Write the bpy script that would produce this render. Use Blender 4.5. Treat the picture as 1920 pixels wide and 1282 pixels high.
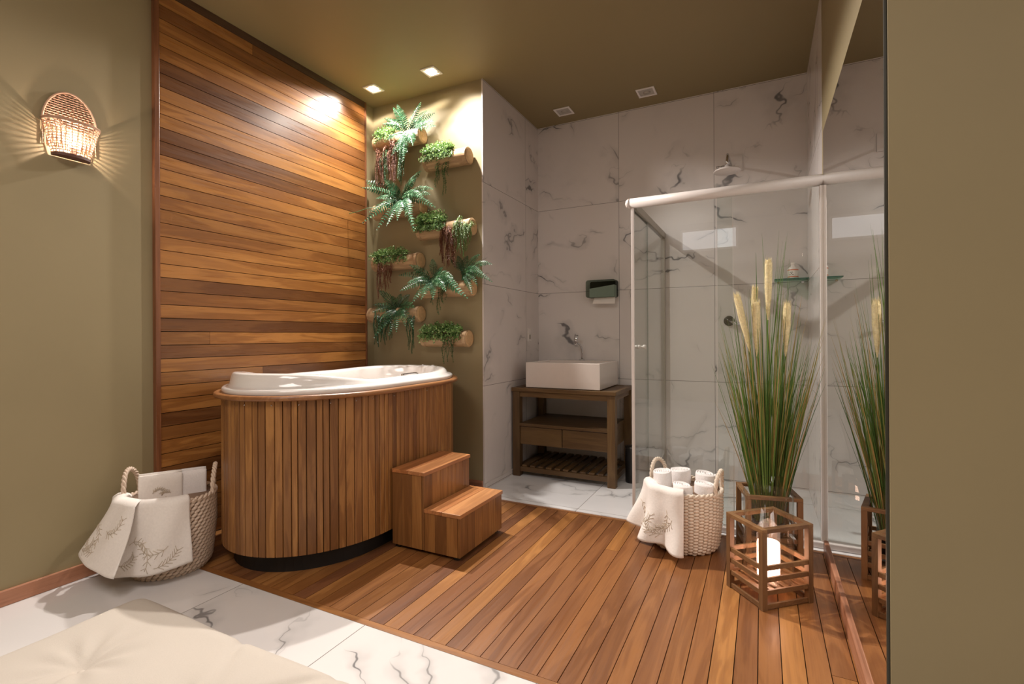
import bpy, math, random
from mathutils import Vector, Matrix
from math import sin, cos, pi, radians, sqrt, exp, floor

for o in list(bpy.data.objects):
    bpy.data.objects.remove(o)
scene = bpy.context.scene
COL = scene.collection
RND = random.Random(11)

# ------------------------------------------------------------------ camera
FPX = 930.0
YAW, ROLL = radians(26.754), radians(-0.2924)
fw = Vector((-sin(YAW), cos(YAW), 0)); rt = Vector((cos(YAW), sin(YAW), 0)); up = Vector((0, 0, 1))
R_ = rt * cos(ROLL) + up * sin(ROLL)
U_ = -rt * sin(ROLL) + up * cos(ROLL)
cam_data = bpy.data.cameras.new('camera')
cam = bpy.data.objects.new('camera', cam_data)
COL.objects.link(cam)
M = Matrix((( R_.x, U_.x, -fw.x, 0.0), (R_.y, U_.y, -fw.y, 0.0), (R_.z, U_.z, -fw.z, 1.03), (0, 0, 0, 1)))
cam.matrix_world = M
cam_data.sensor_width = 36.0
cam_data.lens = FPX / 1920 * 36.0
cam_data.shift_y = -11.18 / 1920
cam_data.clip_start = 0.02
scene.camera = cam

# ------------------------------------------------------------------ world, exposure
world = bpy.data.worlds.new('world'); scene.world = world
world.use_nodes = True
world.node_tree.nodes['Background'].inputs[0].default_value = (1.0, 0.86, 0.72, 1)
world.node_tree.nodes['Background'].inputs[1].default_value = 0.02
vs = scene.view_settings
vs.view_transform = 'Standard'; vs.look = 'None'; vs.gamma = 1; vs.use_curve_mapping = False
vs.exposure = -0.12

# ------------------------------------------------------------------ ceiling spots and added fill lamps
def lamp(name, kind, loc, power, color, **kw):
    d = bpy.data.lights.new(name, kind); d.energy = power; d.color = color
    for k, v in kw.items(): setattr(d, k, v)
    o = bpy.data.objects.new(name, d); o.location = loc; COL.objects.link(o)
    return o
SPOT_COL = (1.0, 0.935, 0.87)
SPOTS = [(-2.40, 2.645), (-1.91, 2.645)]
SPOT_AIM = [Vector((0.42, -0.40, -0.80)).normalized(), Vector((0.50, -0.34, -0.80)).normalized()]
for (sx, sy_), aim in zip(SPOTS, SPOT_AIM):
    o = lamp('spot_lamp', 'SPOT', (sx, sy_, 2.728), 262, SPOT_COL, spot_size=radians(157), spot_blend=0.12, shadow_soft_size=0.022)
    # added beam shaping: strongest along a tilted axis, sparing the niche wall
    o.data.use_nodes = True; nt = o.data.node_tree; em = nt.nodes['Emission']
    g = nt.nodes.new('ShaderNodeNewGeometry'); dp = nt.nodes.new('ShaderNodeVectorMath'); dp.operation = 'DOT_PRODUCT'
    dp.inputs[1].default_value = aim; nt.links.new(g.outputs['Incoming'], dp.inputs[0])
    ab = nt.nodes.new('ShaderNodeMath'); ab.operation = 'ABSOLUTE'; nt.links.new(dp.outputs['Value'], ab.inputs[0])
    pw = nt.nodes.new('ShaderNodeMath'); pw.operation = 'POWER'; nt.links.new(ab.outputs[0], pw.inputs[0]); pw.inputs[1].default_value = 2.2
    nt.links.new(pw.outputs[0], em.inputs['Strength'])
# soft fill lamps added under the ceiling, with no fixtures of their own
FILL_COL = (1.0, 0.915, 0.86)
for lx, ly, p, sz in ((-1.2, -0.45, 42, 1.1), (1.3, -1.0, 28, 1.0), (-0.4, 0.9, 4, 0.8)):
    lamp('fill_lamp', 'AREA', (lx, ly, 2.73), p, FILL_COL, shape='SQUARE', size=sz)

H = 2.752; XL = -2.617; YP = 2.877; XM = -1.661; YB = 3.787; XS = 0.27; YD1 = 1.345; YD2 = 2.757; YW = 1.455

# ------------------------------------------------------------------ material helpers
def srgb(r, g, b):
    f = lambda c: (c / 255 / 12.92) if c / 255 <= 0.04045 else ((c / 255 + 0.055) / 1.055) ** 2.4
    return (f(r), f(g), f(b), 1.0)

class NT:
    def __init__(s, name):
        s.m = bpy.data.materials.new(name); s.m.use_nodes = True
        s.t = s.m.node_tree; s.n = s.t.nodes; s.l = s.t.links
        s.b = s.n['Principled BSDF']; s.out = s.n['Material Output']
    def node(s, typ, **kw):
        n = s.n.new(typ)
        for k, v in kw.items(): setattr(n, k, v)
        return n
    def link(s, a, b): s.l.new(a, b)
    def set(s, n, i, v):
        if hasattr(v, 'is_linked') or isinstance(v, bpy.types.NodeSocket): s.l.new(v, n.inputs[i])
        else: n.inputs[i].default_value = v
    def math(s, op, a, b=0.0, c=0.0, clamp=False):
        n = s.node('ShaderNodeMath', operation=op, use_clamp=clamp)
        s.set(n, 0, a); s.set(n, 1, b); s.set(n, 2, c); return n.outputs[0]
    def vmath(s, op, a, b=(0, 0, 0)):
        n = s.node('ShaderNodeVectorMath', operation=op)
        s.set(n, 0, a); s.set(n, 1, b); return n.outputs[0]
    def comb(s, x, y, z):
        n = s.node('ShaderNodeCombineXYZ'); s.set(n, 0, x); s.set(n, 1, y); s.set(n, 2, z); return n.outputs[0]
    def noise(s, vec, scale, detail=2.0, rough=0.5, dist=0.0, col=False):
        n = s.node('ShaderNodeTexNoise'); s.set(n, 'Vector', vec)
        s.set(n, 'Scale', scale); s.set(n, 'Detail', detail); s.set(n, 'Roughness', rough); s.set(n, 'Distortion', dist)
        return n.outputs['Color'] if col else n.outputs[0]
    def ramp(s, fac, stops, interp='LINEAR'):
        n = s.node('ShaderNodeValToRGB'); s.set(n, 0, fac); cr = n.color_ramp; cr.interpolation = interp
        while len(cr.elements) < len(stops): cr.elements.new(0.5)
        for e, (p, c) in zip(cr.elements, stops): e.position = p; e.color = c
        return n.outputs[0]
    def mix(s, fac, a, b, mode='MIX'):
        n = s.node('ShaderNodeMix', data_type='RGBA', blend_type=mode)
        s.set(n, 0, fac); s.set(n, 6, a); s.set(n, 7, b); return n.outputs[2]
    def rng(s, v, a, b, c=0.0, d=1.0):
        n = s.node('ShaderNodeMapRange', interpolation_type='SMOOTHSTEP')
        for i, x in enumerate((v, a, b, c, d)): s.set(n, i, x)
        return n.outputs[0]
    def obj(s): return s.node('ShaderNodeTexCoord').outputs['Object']
    def rnd(s): return s.node('ShaderNodeAttribute', attribute_name='rnd').outputs['Fac']
    def bump(s, h, strength=0.3, dist=0.002):
        n = s.node('ShaderNodeBump'); s.set(n, 'Strength', strength); s.set(n, 'Distance', dist); s.set(n, 'Height', h)
        s.link(n.outputs[0], s.b.inputs['Normal'])
    def base(s, c): s.set(s.b, 'Base Color', c)

def plain(name, col, rough=0.5, metal=0.0, var=0.06, scale=30.0, bump=0.0, coat=0.0, sub=0.0):
    t = NT(name); o = t.obj()
    n = t.noise(o, scale, 3)
    lo = tuple(c * (1 - var) for c in col[:3]) + (1,); hi = tuple(min(1, c * (1 + var)) for c in col[:3]) + (1,)
    t.base(t.ramp(n, [(0.3, lo), (0.7, hi)]))
    t.b.inputs['Roughness'].default_value = rough; t.b.inputs['Metallic'].default_value = metal
    t.b.inputs['Coat Weight'].default_value = coat
    if sub:
        t.b.inputs['Subsurface Weight'].default_value = sub
        t.b.inputs['Subsurface Radius'].default_value = (0.01, 0.008, 0.006)
    if bump: t.bump(n, bump, 0.002)
    return t.m

def wood(name, axis, stops, rough=0.4, coat=0.0, gscale=1.0, contrast=0.35, edge=True):
    t = NT(name); o = t.obj(); r = t.rnd()
    sc = {'X': (1.1, 11, 11), 'Y': (11, 1.1, 11), 'Z': (11, 11, 1.1)}[axis]
    v = t.vmath('MULTIPLY', o, tuple(x * gscale for x in sc))
    off = t.comb(t.math('MULTIPLY', r, 37.0), t.math('MULTIPLY', r, 91.0), t.math('MULTIPLY', r, 53.0))
    v = t.vmath('ADD', v, off)
    n1 = t.noise(v, 1.0, 4, 0.55, 1.2)
    bands = t.math('SINE', t.math('MULTIPLY', n1, 26.0))
    v2 = t.vmath('MULTIPLY', v, tuple((6 if x > 5 else 1.6) for x in sc))
    fib = t.noise(v2, 2.2, 3, 0.6)
    base = t.ramp(r, stops)
    dark = t.mix(1.0, base, (0.55, 0.47, 0.42, 1), 'MULTIPLY')
    f = t.math('ADD', t.math('MULTIPLY', t.rng(bands, -1, 1), 0.45), t.math('MULTIPLY', t.rng(n1, 0.35, 0.65), 0.55))
    c = t.mix(t.math('MULTIPLY', f, contrast * 2.1, clamp=True), base, dark)
    blot = t.noise(t.vmath('MULTIPLY', v, (0.35, 0.35, 0.35)), 1.3, 2)
    c = t.mix(t.math('MULTIPLY', t.rng(blot, 0.42, 0.62), contrast * 0.7), c, t.mix(1.0, c, (0.80, 0.70, 0.62, 1), 'MULTIPLY'))
    c = t.mix(t.math('MULTIPLY', t.rng(fib, 0.45, 0.75), contrast), c, dark)
    t.base(c)
    t.set(t.b, 'Roughness', t.rng(fib, 0.2, 0.8, rough - 0.06, rough + 0.1))
    t.b.inputs['Coat Weight'].default_value = coat; t.b.inputs['Coat Roughness'].default_value = 0.25
    t.bump(fib, 0.12, 0.001)
    return t.m

def marble(name, axes, a0, b0, seed, size=0.6825, tone=(232, 227, 224), rough=0.16, joint=0.0016, dens=1.0):
    t = NT(name)
    geo = t.node('ShaderNodeNewGeometry'); sep = t.node('ShaderNodeSeparateXYZ'); t.link(geo.outputs['Position'], sep.inputs[0])
    a = sep.outputs['XYZ'.index(axes[0])]; b = sep.outputs['XYZ'.index(axes[1])]
    ta = t.math('DIVIDE', t.math('SUBTRACT', a, a0), size); tb = t.math('DIVIDE', t.math('SUBTRACT', b, b0), size)
    ia = t.math('FLOOR', ta); ib = t.math('FLOOR', tb)
    fa = t.math('ABSOLUTE', t.math('SUBTRACT', t.math('FRACT', t.math('ADD', ta, 0.5)), 0.5))
    fb = t.math('ABSOLUTE', t.math('SUBTRACT', t.math('FRACT', t.math('ADD', tb, 0.5)), 0.5))
    j = t.math('MINIMUM', fa, fb)
    jm = t.math('LESS_THAN', j, joint / size)
    wn = t.node('ShaderNodeTexWhiteNoise', noise_dimensions='3D'); t.link(t.comb(ia, ib, seed), wn.inputs['Vector'])
    p = t.vmath('ADD', t.comb(a, b, 0.0), t.vmath('MULTIPLY', wn.outputs['Color'], (40, 40, 40)))
    rot = t.node('ShaderNodeVectorRotate', rotation_type='Z_AXIS'); t.link(p, rot.inputs['Vector'])
    t.link(t.math('MULTIPLY', t.math('ADD', wn.outputs['Value'], -0.5), 1.8), rot.inputs['Angle'])
    p = rot.outputs[0]
    warp = t.vmath('MULTIPLY', t.vmath('SUBTRACT', t.noise(p, 1.9, 4, 0.6, col=True), (0.5, 0.5, 0.5)), (0.55, 0.55, 0.55))
    q = t.vmath('ADD', p, warp)
    def vein(scale, sx, sy, w, maskscale, m0, m1, off):
        v = t.vmath('ADD', t.vmath('MULTIPLY', q, (sx, sy, 1)), (off, off * 1.7, off))
        n = t.noise(v, scale, 1.0, 0.4)
        d = t.math('ABSOLUTE', t.math('SUBTRACT', n, 0.5))
        mk = t.rng(t.noise(t.vmath('ADD', p, (off + 9, 3, off)), maskscale, 2, 0.5), m0, m1)
        wid = t.math('MULTIPLY', t.math('ADD', mk, 0.25), w)
        line = t.math('SUBTRACT', 1.0, t.rng(t.math('DIVIDE', d, wid), 0.15, 1.0))
        return t.math('MULTIPLY', line, mk), t.math('MULTIPLY', t.math('SUBTRACT', 1.0, t.rng(d, 0.0, 0.07)), mk)
    l1, h1 = vein(1.15, 0.8, 2.1, 0.0088, 2.6, 0.48, 0.64, 0.0)
    l2, h2 = vein(2.1, 0.9, 1.8, 0.009, 3.2, 0.49, 0.66, 17.0)
    base = srgb(*tone)
    cloud = t.noise(q, 1.3, 3)
    c = t.mix(t.math('MULTIPLY', t.rng(cloud, 0.45, 0.75), 0.35), base, srgb(tone[0] - 22, tone[1] - 22, tone[2] - 19))
    c = t.mix(t.math('MULTIPLY', t.math('MAXIMUM', h1, h2), 0.30), c, srgb(150, 148, 148))
    c = t.mix(t.math('MULTIPLY', l1, 0.80 * dens, clamp=True), c, srgb(72, 72, 76))
    c = t.mix(t.math('MULTIPLY', l2, 0.6 * dens, clamp=True), c, srgb(105, 102, 102))
    c = t.mix(jm, c, srgb(140, 134, 130))
    t.base(c)
    t.b.inputs['Roughness'].default_value = rough
    t.bump(t.math('SUBTRACT', 1.0, jm), 0.4, 0.0012)
    return t.m

def thin_glass(name, tint=(0.93, 0.97, 0.95, 1), refl=1.0, extra=0.0):
    t = NT(name); t.n.remove(t.b)
    g = t.node('ShaderNodeNewGeometry'); dt = t.node('ShaderNodeVectorMath', operation='DOT_PRODUCT')
    t.link(g.outputs['Normal'], dt.inputs[0]); t.link(g.outputs['Incoming'], dt.inputs[1])
    c = t.math('SUBTRACT', 1.0, t.math('ABSOLUTE', dt.outputs['Value']), clamp=True)
    fr = t.math('ADD', 0.035, t.math('MULTIPLY', t.math('POWER', c, 5.0), 0.5))
    nz = t.noise(t.obj(), 3.0, 1)
    fac = t.math('ADD', t.math('MULTIPLY', fr, refl), t.math('MULTIPLY', nz, extra), clamp=True)
    tr = t.node('ShaderNodeBsdfTransparent'); tr.inputs[0].default_value = tint
    gl = t.node('ShaderNodeBsdfGlossy'); gl.inputs['Roughness'].default_value = 0.0
    mx = t.node('ShaderNodeMixShader'); t.link(fac, mx.inputs[0]); t.link(tr.outputs[0], mx.inputs[1]); t.link(gl.outputs[0], mx.inputs[2])
    t.link(mx.outputs[0], t.out.inputs[0])
    return t.m

def emit(name, col, strength, base=(0.9, 0.85, 0.75, 1)):
    t = NT(name); t.base(t.mix(t.noise(t.obj(), 20, 2), base, tuple(c * 0.95 for c in base[:3]) + (1,)))
    t.b.inputs['Emission Color'].default_value = col; t.b.inputs['Emission Strength'].default_value = strength
    return t.m

def leafmat(name, stops, rough=0.45):
    t = NT(name); o = t.obj()
    c = t.ramp(t.rnd(), stops)
    t.base(t.mix(t.math('MULTIPLY', t.noise(o, 60, 2), 0.5), c, tuple(x * 0.55 for x in stops[0][1][:3]) + (1,)))
    t.b.inputs['Roughness'].default_value = rough
    t.b.inputs['Specular IOR Level'].default_value = 0.5
    # thin leaves let some light through
    tl = t.node('ShaderNodeBsdfTranslucent'); t.link(c, tl.inputs[0])
    mx = t.node('ShaderNodeMixShader'); mx.inputs[0].default_value = 0.18
    t.link(t.b.outputs[0], mx.inputs[1]); t.link(tl.outputs[0], mx.inputs[2]); t.link(mx.outputs[0], t.out.inputs[0])
    return t.m

# ------------------------------------------------------------------ materials
PANEL = [(0.0, srgb(112, 72, 40)), (0.2, srgb(144, 95, 50)), (0.5, srgb(166, 112, 58)), (0.8, srgb(182, 126, 66)), (1.0, srgb(128, 84, 46))]
DECK = [(0.0, srgb(126, 82, 52)), (0.2, srgb(154, 102, 58)), (0.6, srgb(172, 118, 64)), (0.9, srgb(184, 128, 72)), (1.0, srgb(138, 90, 58))]
SKIRT = [(0.0, srgb(134, 90, 48)), (0.4, srgb(164, 114, 62)), (0.8, srgb(184, 132, 74)), (1.0, srgb(146, 98, 54))]
VAN = [(0.0, srgb(92, 68, 40)), (0.5, srgb(106, 80, 46)), (1.0, srgb(116, 88, 52))]
LAN = [(0.0, srgb(118, 84, 52)), (0.5, srgb(134, 97, 60)), (1.0, srgb(146, 108, 68))]
TRIMW = [(0.0, srgb(170, 118, 90)), (1.0, srgb(182, 128, 98))]
m_panel = wood('panel_wood', 'Y', PANEL, 0.30, 0.25, contrast=0.42)
m_panel_z = wood('panel_frame_wood', 'Z', [(0, srgb(126, 78, 48)), (1, srgb(136, 86, 54))], 0.35, 0.2)
m_batten = wood('dark_batten_wood', 'Y', [(0, srgb(76, 52, 34)), (1, srgb(84, 58, 38))], 0.5)
m_deck = wood('deck_wood', 'Y', DECK, 0.36, 0.12, contrast=0.36)
m_deck_x = wood('deck_edge_wood', 'X', DECK, 0.36, 0.1)
m_skirt = wood('skirt_wood', 'Z', SKIRT, 0.42, 0.05, gscale=1.6, contrast=0.4)
m_rim = wood('rim_wood', 'Y', [(0, srgb(152, 102, 60)), (1, srgb(162, 112, 68))], 0.35, 0.15)
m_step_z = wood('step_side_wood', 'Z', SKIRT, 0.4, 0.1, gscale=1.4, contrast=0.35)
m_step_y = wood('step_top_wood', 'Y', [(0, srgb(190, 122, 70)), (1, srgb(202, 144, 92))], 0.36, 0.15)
m_van_x = wood('vanity_wood_x', 'X', VAN, 0.45, 0.05, gscale=1.6)
m_van_y = wood('vanity_wood_y', 'Y', VAN, 0.45, 0.05, gscale=1.6)
m_van_z = wood('vanity_wood_z', 'Z', VAN, 0.45, 0.05, gscale=1.6)
m_lan = wood('lantern_wood', 'Z', LAN, 0.5, 0.0, gscale=2.2, contrast=0.3)
m_lan_x = wood('lantern_rail_wood', 'X', LAN, 0.5, 0.0, gscale=2.2, contrast=0.3)
m_base = wood('baseboard_wood', 'Y', TRIMW, 0.4, 0.1)
m_base_x = wood('baseboard_wood_x', 'X', TRIMW, 0.4, 0.1)
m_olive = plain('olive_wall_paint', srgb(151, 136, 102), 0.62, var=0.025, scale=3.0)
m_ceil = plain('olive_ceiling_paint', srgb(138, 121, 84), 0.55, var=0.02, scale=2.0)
m_mfloor = marble('marble_floor_tile', 'xy'.upper(), -1.272, 1.3449, 3.0, size=0.67, tone=(226, 221, 218), rough=0.12)
m_bfloor = marble('marble_bath_floor_tile', 'XY', -0.98, 2.80, 8.0, tone=(238, 236, 236), rough=0.12, dens=0.8)
m_mback = marble('marble_back_wall_tile', 'XZ', -0.981, 0.697, 5.0, tone=(222, 214, 210), rough=0.2)
m_mside = marble('marble_side_wall_tile', 'YZ', 3.544, 0.697, 14.0, tone=(218, 209, 205), rough=0.2)
m_mshower = marble('marble_shower_wall_tile', 'YZ', 3.10, 0.697, 21.0, tone=(226, 219, 216), rough=0.2)
m_white = plain('white_acrylic', srgb(235, 229, 224), 0.12, var=0.01, coat=0.6)
m_ceramic = plain('sink_ceramic', srgb(226, 214, 206), 0.15, var=0.01, coat=0.5)
m_alu = plain('white_painted_aluminium', srgb(226, 218, 214), 0.3, var=0.015)
m_greyalu = plain('grey_aluminium', srgb(176, 168, 158), 0.35, metal=0.3, var=0.02)
m_black = plain('black_plastic', srgb(28, 26, 25), 0.4)
m_plinth = plain('black_plinth_paint', srgb(22, 18, 16), 0.6)
m_chrome = plain('chrome', srgb(215, 215, 218), 0.08, metal=1.0, var=0.01)
m_darkmetal = plain('dark_metal', srgb(80, 76, 74), 0.3, metal=0.8)
m_rope = plain('cotton_rope', srgb(216, 194, 174), 0.9, var=0.08, scale=160, bump=0.5)
m_rope2 = plain('cotton_rope_pale', srgb(226, 210, 192), 0.9, var=0.08, scale=160, bump=0.5)
m_liner = plain('basket_lining', srgb(150, 124, 104), 0.9)
m_towel = plain('white_terry_towel', srgb(238, 232, 230), 0.95, var=0.04, scale=240, bump=0.8)
m_linen = plain('ivory_linen', srgb(240, 232, 225), 0.9, var=0.03, scale=120, bump=0.3)
m_thread = plain('beige_embroidery_thread', srgb(204, 188, 168), 0.85)
m_matt = plain('mattress_cotton', srgb(200, 190, 178), 0.92, var=0.02, scale=300, bump=0.2)
m_wicker = plain('wicker_strand', srgb(196, 156, 128), 0.6, var=0.15, scale=60)
m_wickerdark = plain('dark_wicker_base', srgb(96, 62, 48), 0.6, var=0.1)
m_log = wood('log_bark_wood', 'X', [(0, srgb(176, 146, 108)), (1, srgb(190, 160, 122))], 0.6, gscale=2)
m_logend = plain('log_end_wood', srgb(206, 168, 122), 0.6, var=0.12, scale=40)
m_soil = plain('planter_moss', srgb(60, 52, 32), 0.9, var=0.3, scale=90)
m_glass = thin_glass('shower_glass', (0.975, 0.99, 0.983, 1), 1.5)
m_clear = thin_glass('clear_glass', (0.96, 0.97, 0.965, 1), 1.0, 0.02)
m_shelfglass = thin_glass('green_edge_glass', (0.45, 0.72, 0.64, 1), 1.0)
m_smoke = thin_glass('smoked_green_plastic', (0.50, 0.56, 0.52, 1), 0.6)
m_paper = plain('paper_towel', srgb(235, 226, 218), 0.9, var=0.02)
m_fern = leafmat('fern_leaf', [(0, srgb(36, 84, 52)), (0.5, srgb(66, 116, 78)), (1, srgb(130, 170, 134))], 0.3)
m_ferndark = leafmat('dark_fern_leaf', [(0, srgb(30, 72, 44)), (0.6, srgb(52, 100, 62)), (1, srgb(84, 130, 88))], 0.35)
m_bush = leafmat('bush_leaf', [(0, srgb(74, 112, 50)), (0.5, srgb(122, 156, 82)), (1, srgb(182, 204, 138))], 0.4)
m_trail = leafmat('trailing_leaf', [(0, srgb(38, 84, 40)), (1, srgb(82, 126, 70))], 0.45)
m_redhair = leafmat('russet_trailing_leaf', [(0, srgb(104, 56, 38)), (1, srgb(160, 108, 78))], 0.6)
m_grassblade = leafmat('grass_blade', [(0, srgb(72, 106, 44)), (0.45, srgb(110, 144, 64)), (0.66, srgb(138, 168, 86)), (0.74, srgb(194, 166, 98)), (1, srgb(204, 160, 98))], 0.5)
m_plume = plain('pampas_plume', srgb(240, 226, 182), 0.95, var=0.12, scale=120)
m_label = plain('orange_label', srgb(214, 112, 66), 0.5)
m_bottle = plain('white_bottle', srgb(236, 230, 222), 0.3)
m_bulb = emit('lit_spot_lens', (1.0, 0.93, 0.80, 1), 22.0)
m_wbulb = emit('sconce_bulb', (1.0, 0.80, 0.68, 1), 3600.0)
m_candle = emit('glowing_candle_wax', (1.0, 0.58, 0.42, 1), 11.0)
m_offlens = plain('unlit_lamp_lens', srgb(176, 168, 160), 0.4)
def mirror_mat():
    t = NT('mirror_silver'); n = t.noise(t.obj(), 2, 1)
    t.base(t.mix(n, (0.86, 0.86, 0.85, 1), (0.88, 0.88, 0.87, 1)))
    t.b.inputs['Metallic'].default_value = 1.0; t.b.inputs['Roughness'].default_value = 0.0
    return t.m
m_mirror = mirror_mat()
m_mirroredge = plain('mirror_edge', srgb(52, 50, 40), 0.4)

# ------------------------------------------------------------------ mesh helpers
ORIGIN = {}
class MB:
    def __init__(s): s.v = []; s.f = []; s.r = []
    def add(s, vs, fs, r=None):
        b = len(s.v); s.v += [tuple(p) for p in vs]; s.f += [tuple(i + b for i in f) for f in fs]
        s.r += [RND.random() if r is None else r] * len(vs); return s
    def box(s, x0, x1, y0, y1, z0, z1, r=None):
        vs = [(x, y, z) for z in (z0, z1) for y in (y0, y1) for x in (x0, x1)]
        return s.add(vs, [(0, 2, 3, 1), (4, 5, 7, 6), (0, 1, 5, 4), (2, 6, 7, 3), (0, 4, 6, 2), (1, 3, 7, 5)], r)
    def obox(s, c, ex, ey, ez, sx, sy, sz, r=None):
        """oriented box, centre c, unit axes, full sizes"""
        c = Vector(c); vs = []
        for k in (-.5, .5):
            for j in (-.5, .5):
                for i in (-.5, .5):
                    vs.append(c + ex * (i * sx) + ey * (j * sy) + ez * (k * sz))
        return s.add(vs, [(0, 2, 3, 1), (4, 5, 7, 6), (0, 1, 5, 4), (2, 6, 7, 3), (0, 4, 6, 2), (1, 3, 7, 5)], r)
    def bar(s, a, b, w, h, r=None, upv=Vector((0, 0, 1))):
        a = Vector(a); b = Vector(b); d = (b - a); L = d.length; d.normalize()
        if abs(d.dot(upv)) > 0.99: upv = Vector((0, 1, 0))
        sd = d.cross(upv).normalized(); u = sd.cross(d).normalized()
        return s.obox((a + b) / 2, d, sd, u, L, w, h, r)
    def tube(s, pts, rad, n=8, caps=True, r=None):
        pts = [Vector(p) for p in pts]; N = len(pts)
        rr = rad if callable(rad) else (lambda t: rad)
        vs = []; fs = []; ref = None
        for i, p in enumerate(pts):
            d = (pts[min(i + 1, N - 1)] - pts[max(i - 1, 0)])
            if d.length < 1e-9: d = Vector((0, 0, 1))
            d.normalize()
            if ref is None: ref = d.orthogonal().normalized()
            ref = (ref - d * ref.dot(d))
            if ref.length < 1e-6: ref = d.orthogonal()
            ref.normalize(); q = d.cross(ref)
            R = rr(i / max(1, N - 1))
            for k in range(n):
                a = 2 * pi * k / n
                vs.append(p + ref * (R * cos(a)) + q * (R * sin(a)))
        for i in range(N - 1):
            for k in range(n):
                k2 = (k + 1) % n
                fs.append((i * n + k, i * n + k2, (i + 1) * n + k2, (i + 1) * n + k))
        if caps:
            fs.append(tuple(reversed(range(n)))); fs.append(tuple((N - 1) * n + k for k in range(n)))
        return s.add(vs, fs, r)
    def lathe(s, prof, c, n=32, r=None, axis='Z', closed=False):
        vs = []; fs = []
        for (R, z) in prof:
            for k in range(n):
                a = 2 * pi * k / n
                if axis == 'Z': vs.append((c[0] + R * cos(a), c[1] + R * sin(a), c[2] + z))
                elif axis == 'X': vs.append((c[0] + z, c[1] + R * cos(a), c[2] + R * sin(a)))
                else: vs.append((c[0] + R * sin(a), c[1] + z, c[2] + R * cos(a)))
        m = len(prof)
        for i in range(m - 1 + (1 if closed else 0)):
            i2 = (i + 1) % m
            for k in range(n):
                k2 = (k + 1) % n
                fs.append((i * n + k, i * n + k2, i2 * n + k2, i2 * n + k))
        if not closed:
            if prof[0][0] > 1e-6: fs.append(tuple(reversed(range(n))))
            if prof[-1][0] > 1e-6: fs.append(tuple((m - 1) * n + k for k in range(n)))
        return s.add(vs, fs, r)
    def grid(s, fn, nu, nv, r=None, closeu=False):
        vs = [fn(i / nu, j / nv) for j in range(nv + 1) for i in range(nu + (0 if closeu else 1))]
        w = nu + (0 if closeu else 1); fs = []
        for j in range(nv):
            for i in range(nu):
                i2 = (i + 1) % w if closeu else i + 1
                fs.append((j * w + i, j * w + i2, (j + 1) * w + i2, (j + 1) * w + i))
        return s.add(vs, fs, r)
    def bead(s, c, ea, eb, ec, a, b, d, r=None):
        c = Vector(c); vs = [c + ea * a]; n = 6; rows = (0.62, 0.0, -0.62)
        for h in rows:
            q = sqrt(1 - h * h)
            for k in range(n):
                t = 2 * pi * k / n
                vs.append(c + ea * (a * h) + eb * (b * q * cos(t)) + ec * (d * q * sin(t)))
        vs.append(c - ea * a); fs = []
        for k in range(n): fs.append((0, 1 + k, 1 + (k + 1) % n))
        for i in range(2):
            for k in range(n):
                fs.append((1 + i * n + k, 1 + (i + 1) * n + k, 1 + (i + 1) * n + (k + 1) % n, 1 + i * n + (k + 1) % n))
        for k in range(n): fs.append((19, 13 + (k + 1) % n, 13 + k))
        return s.add(vs, fs, r)
    def build(s, name, mat, parent=None, smooth=False, bevel=0.0, thick=0.0, sub=0):
        org = ORIGIN.get(parent.name, Vector((0, 0, 0))) if parent else None
        if org is None:
            org = Vector((0, 0, 0))
        me = bpy.data.meshes.new(name)
        me.from_pydata([(x - org.x, y - org.y, z - org.z) for x, y, z in s.v], [], s.f); me.update()
        at = me.attributes.new('rnd', 'FLOAT', 'POINT'); at.data.foreach_set('value', s.r)
        me.materials.append(mat)
        if smooth: me.polygons.foreach_set('use_smooth', [True] * len(me.polygons))
        o = bpy.data.objects.new(name, me); COL.objects.link(o)
        if parent: o.parent = parent; ORIGIN[o.name] = org
        if bevel:
            m = o.modifiers.new('bevel', 'BEVEL'); m.width = bevel; m.segments = 2; m.limit_method = 'ANGLE'
        if thick:
            m = o.modifiers.new('solid', 'SOLIDIFY'); m.thickness = thick; m.offset = 0
        if sub:
            m = o.modifiers.new('sub', 'SUBSURF'); m.levels = sub; m.render_levels = sub
        return o
def tag(o, label, cat, group=None, kind=None):
    if label: o['label'] = label
    if cat: o['category'] = cat
    if group: o['group'] = group
    if kind: o['kind'] = kind
    return o
def thing(name, label, cat, loc, group=None):
    o = bpy.data.objects.new(name, None); COL.objects.link(o); o.location = loc
    o.empty_display_size = 0.05
    ORIGIN[o.name] = Vector(loc)
    return tag(o, label, cat, group)
def struct(name, mb, mat, parent=None, **kw):
    o = mb.build(name, mat, parent, **kw)
    if not parent: o['kind'] = 'structure'
    return o
def alone(o, loc):
    """move the origin of a one-mesh thing to its base"""
    loc = Vector(loc)
    o.data.transform(Matrix.Translation(-loc)); o.location = loc
    return o

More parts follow.
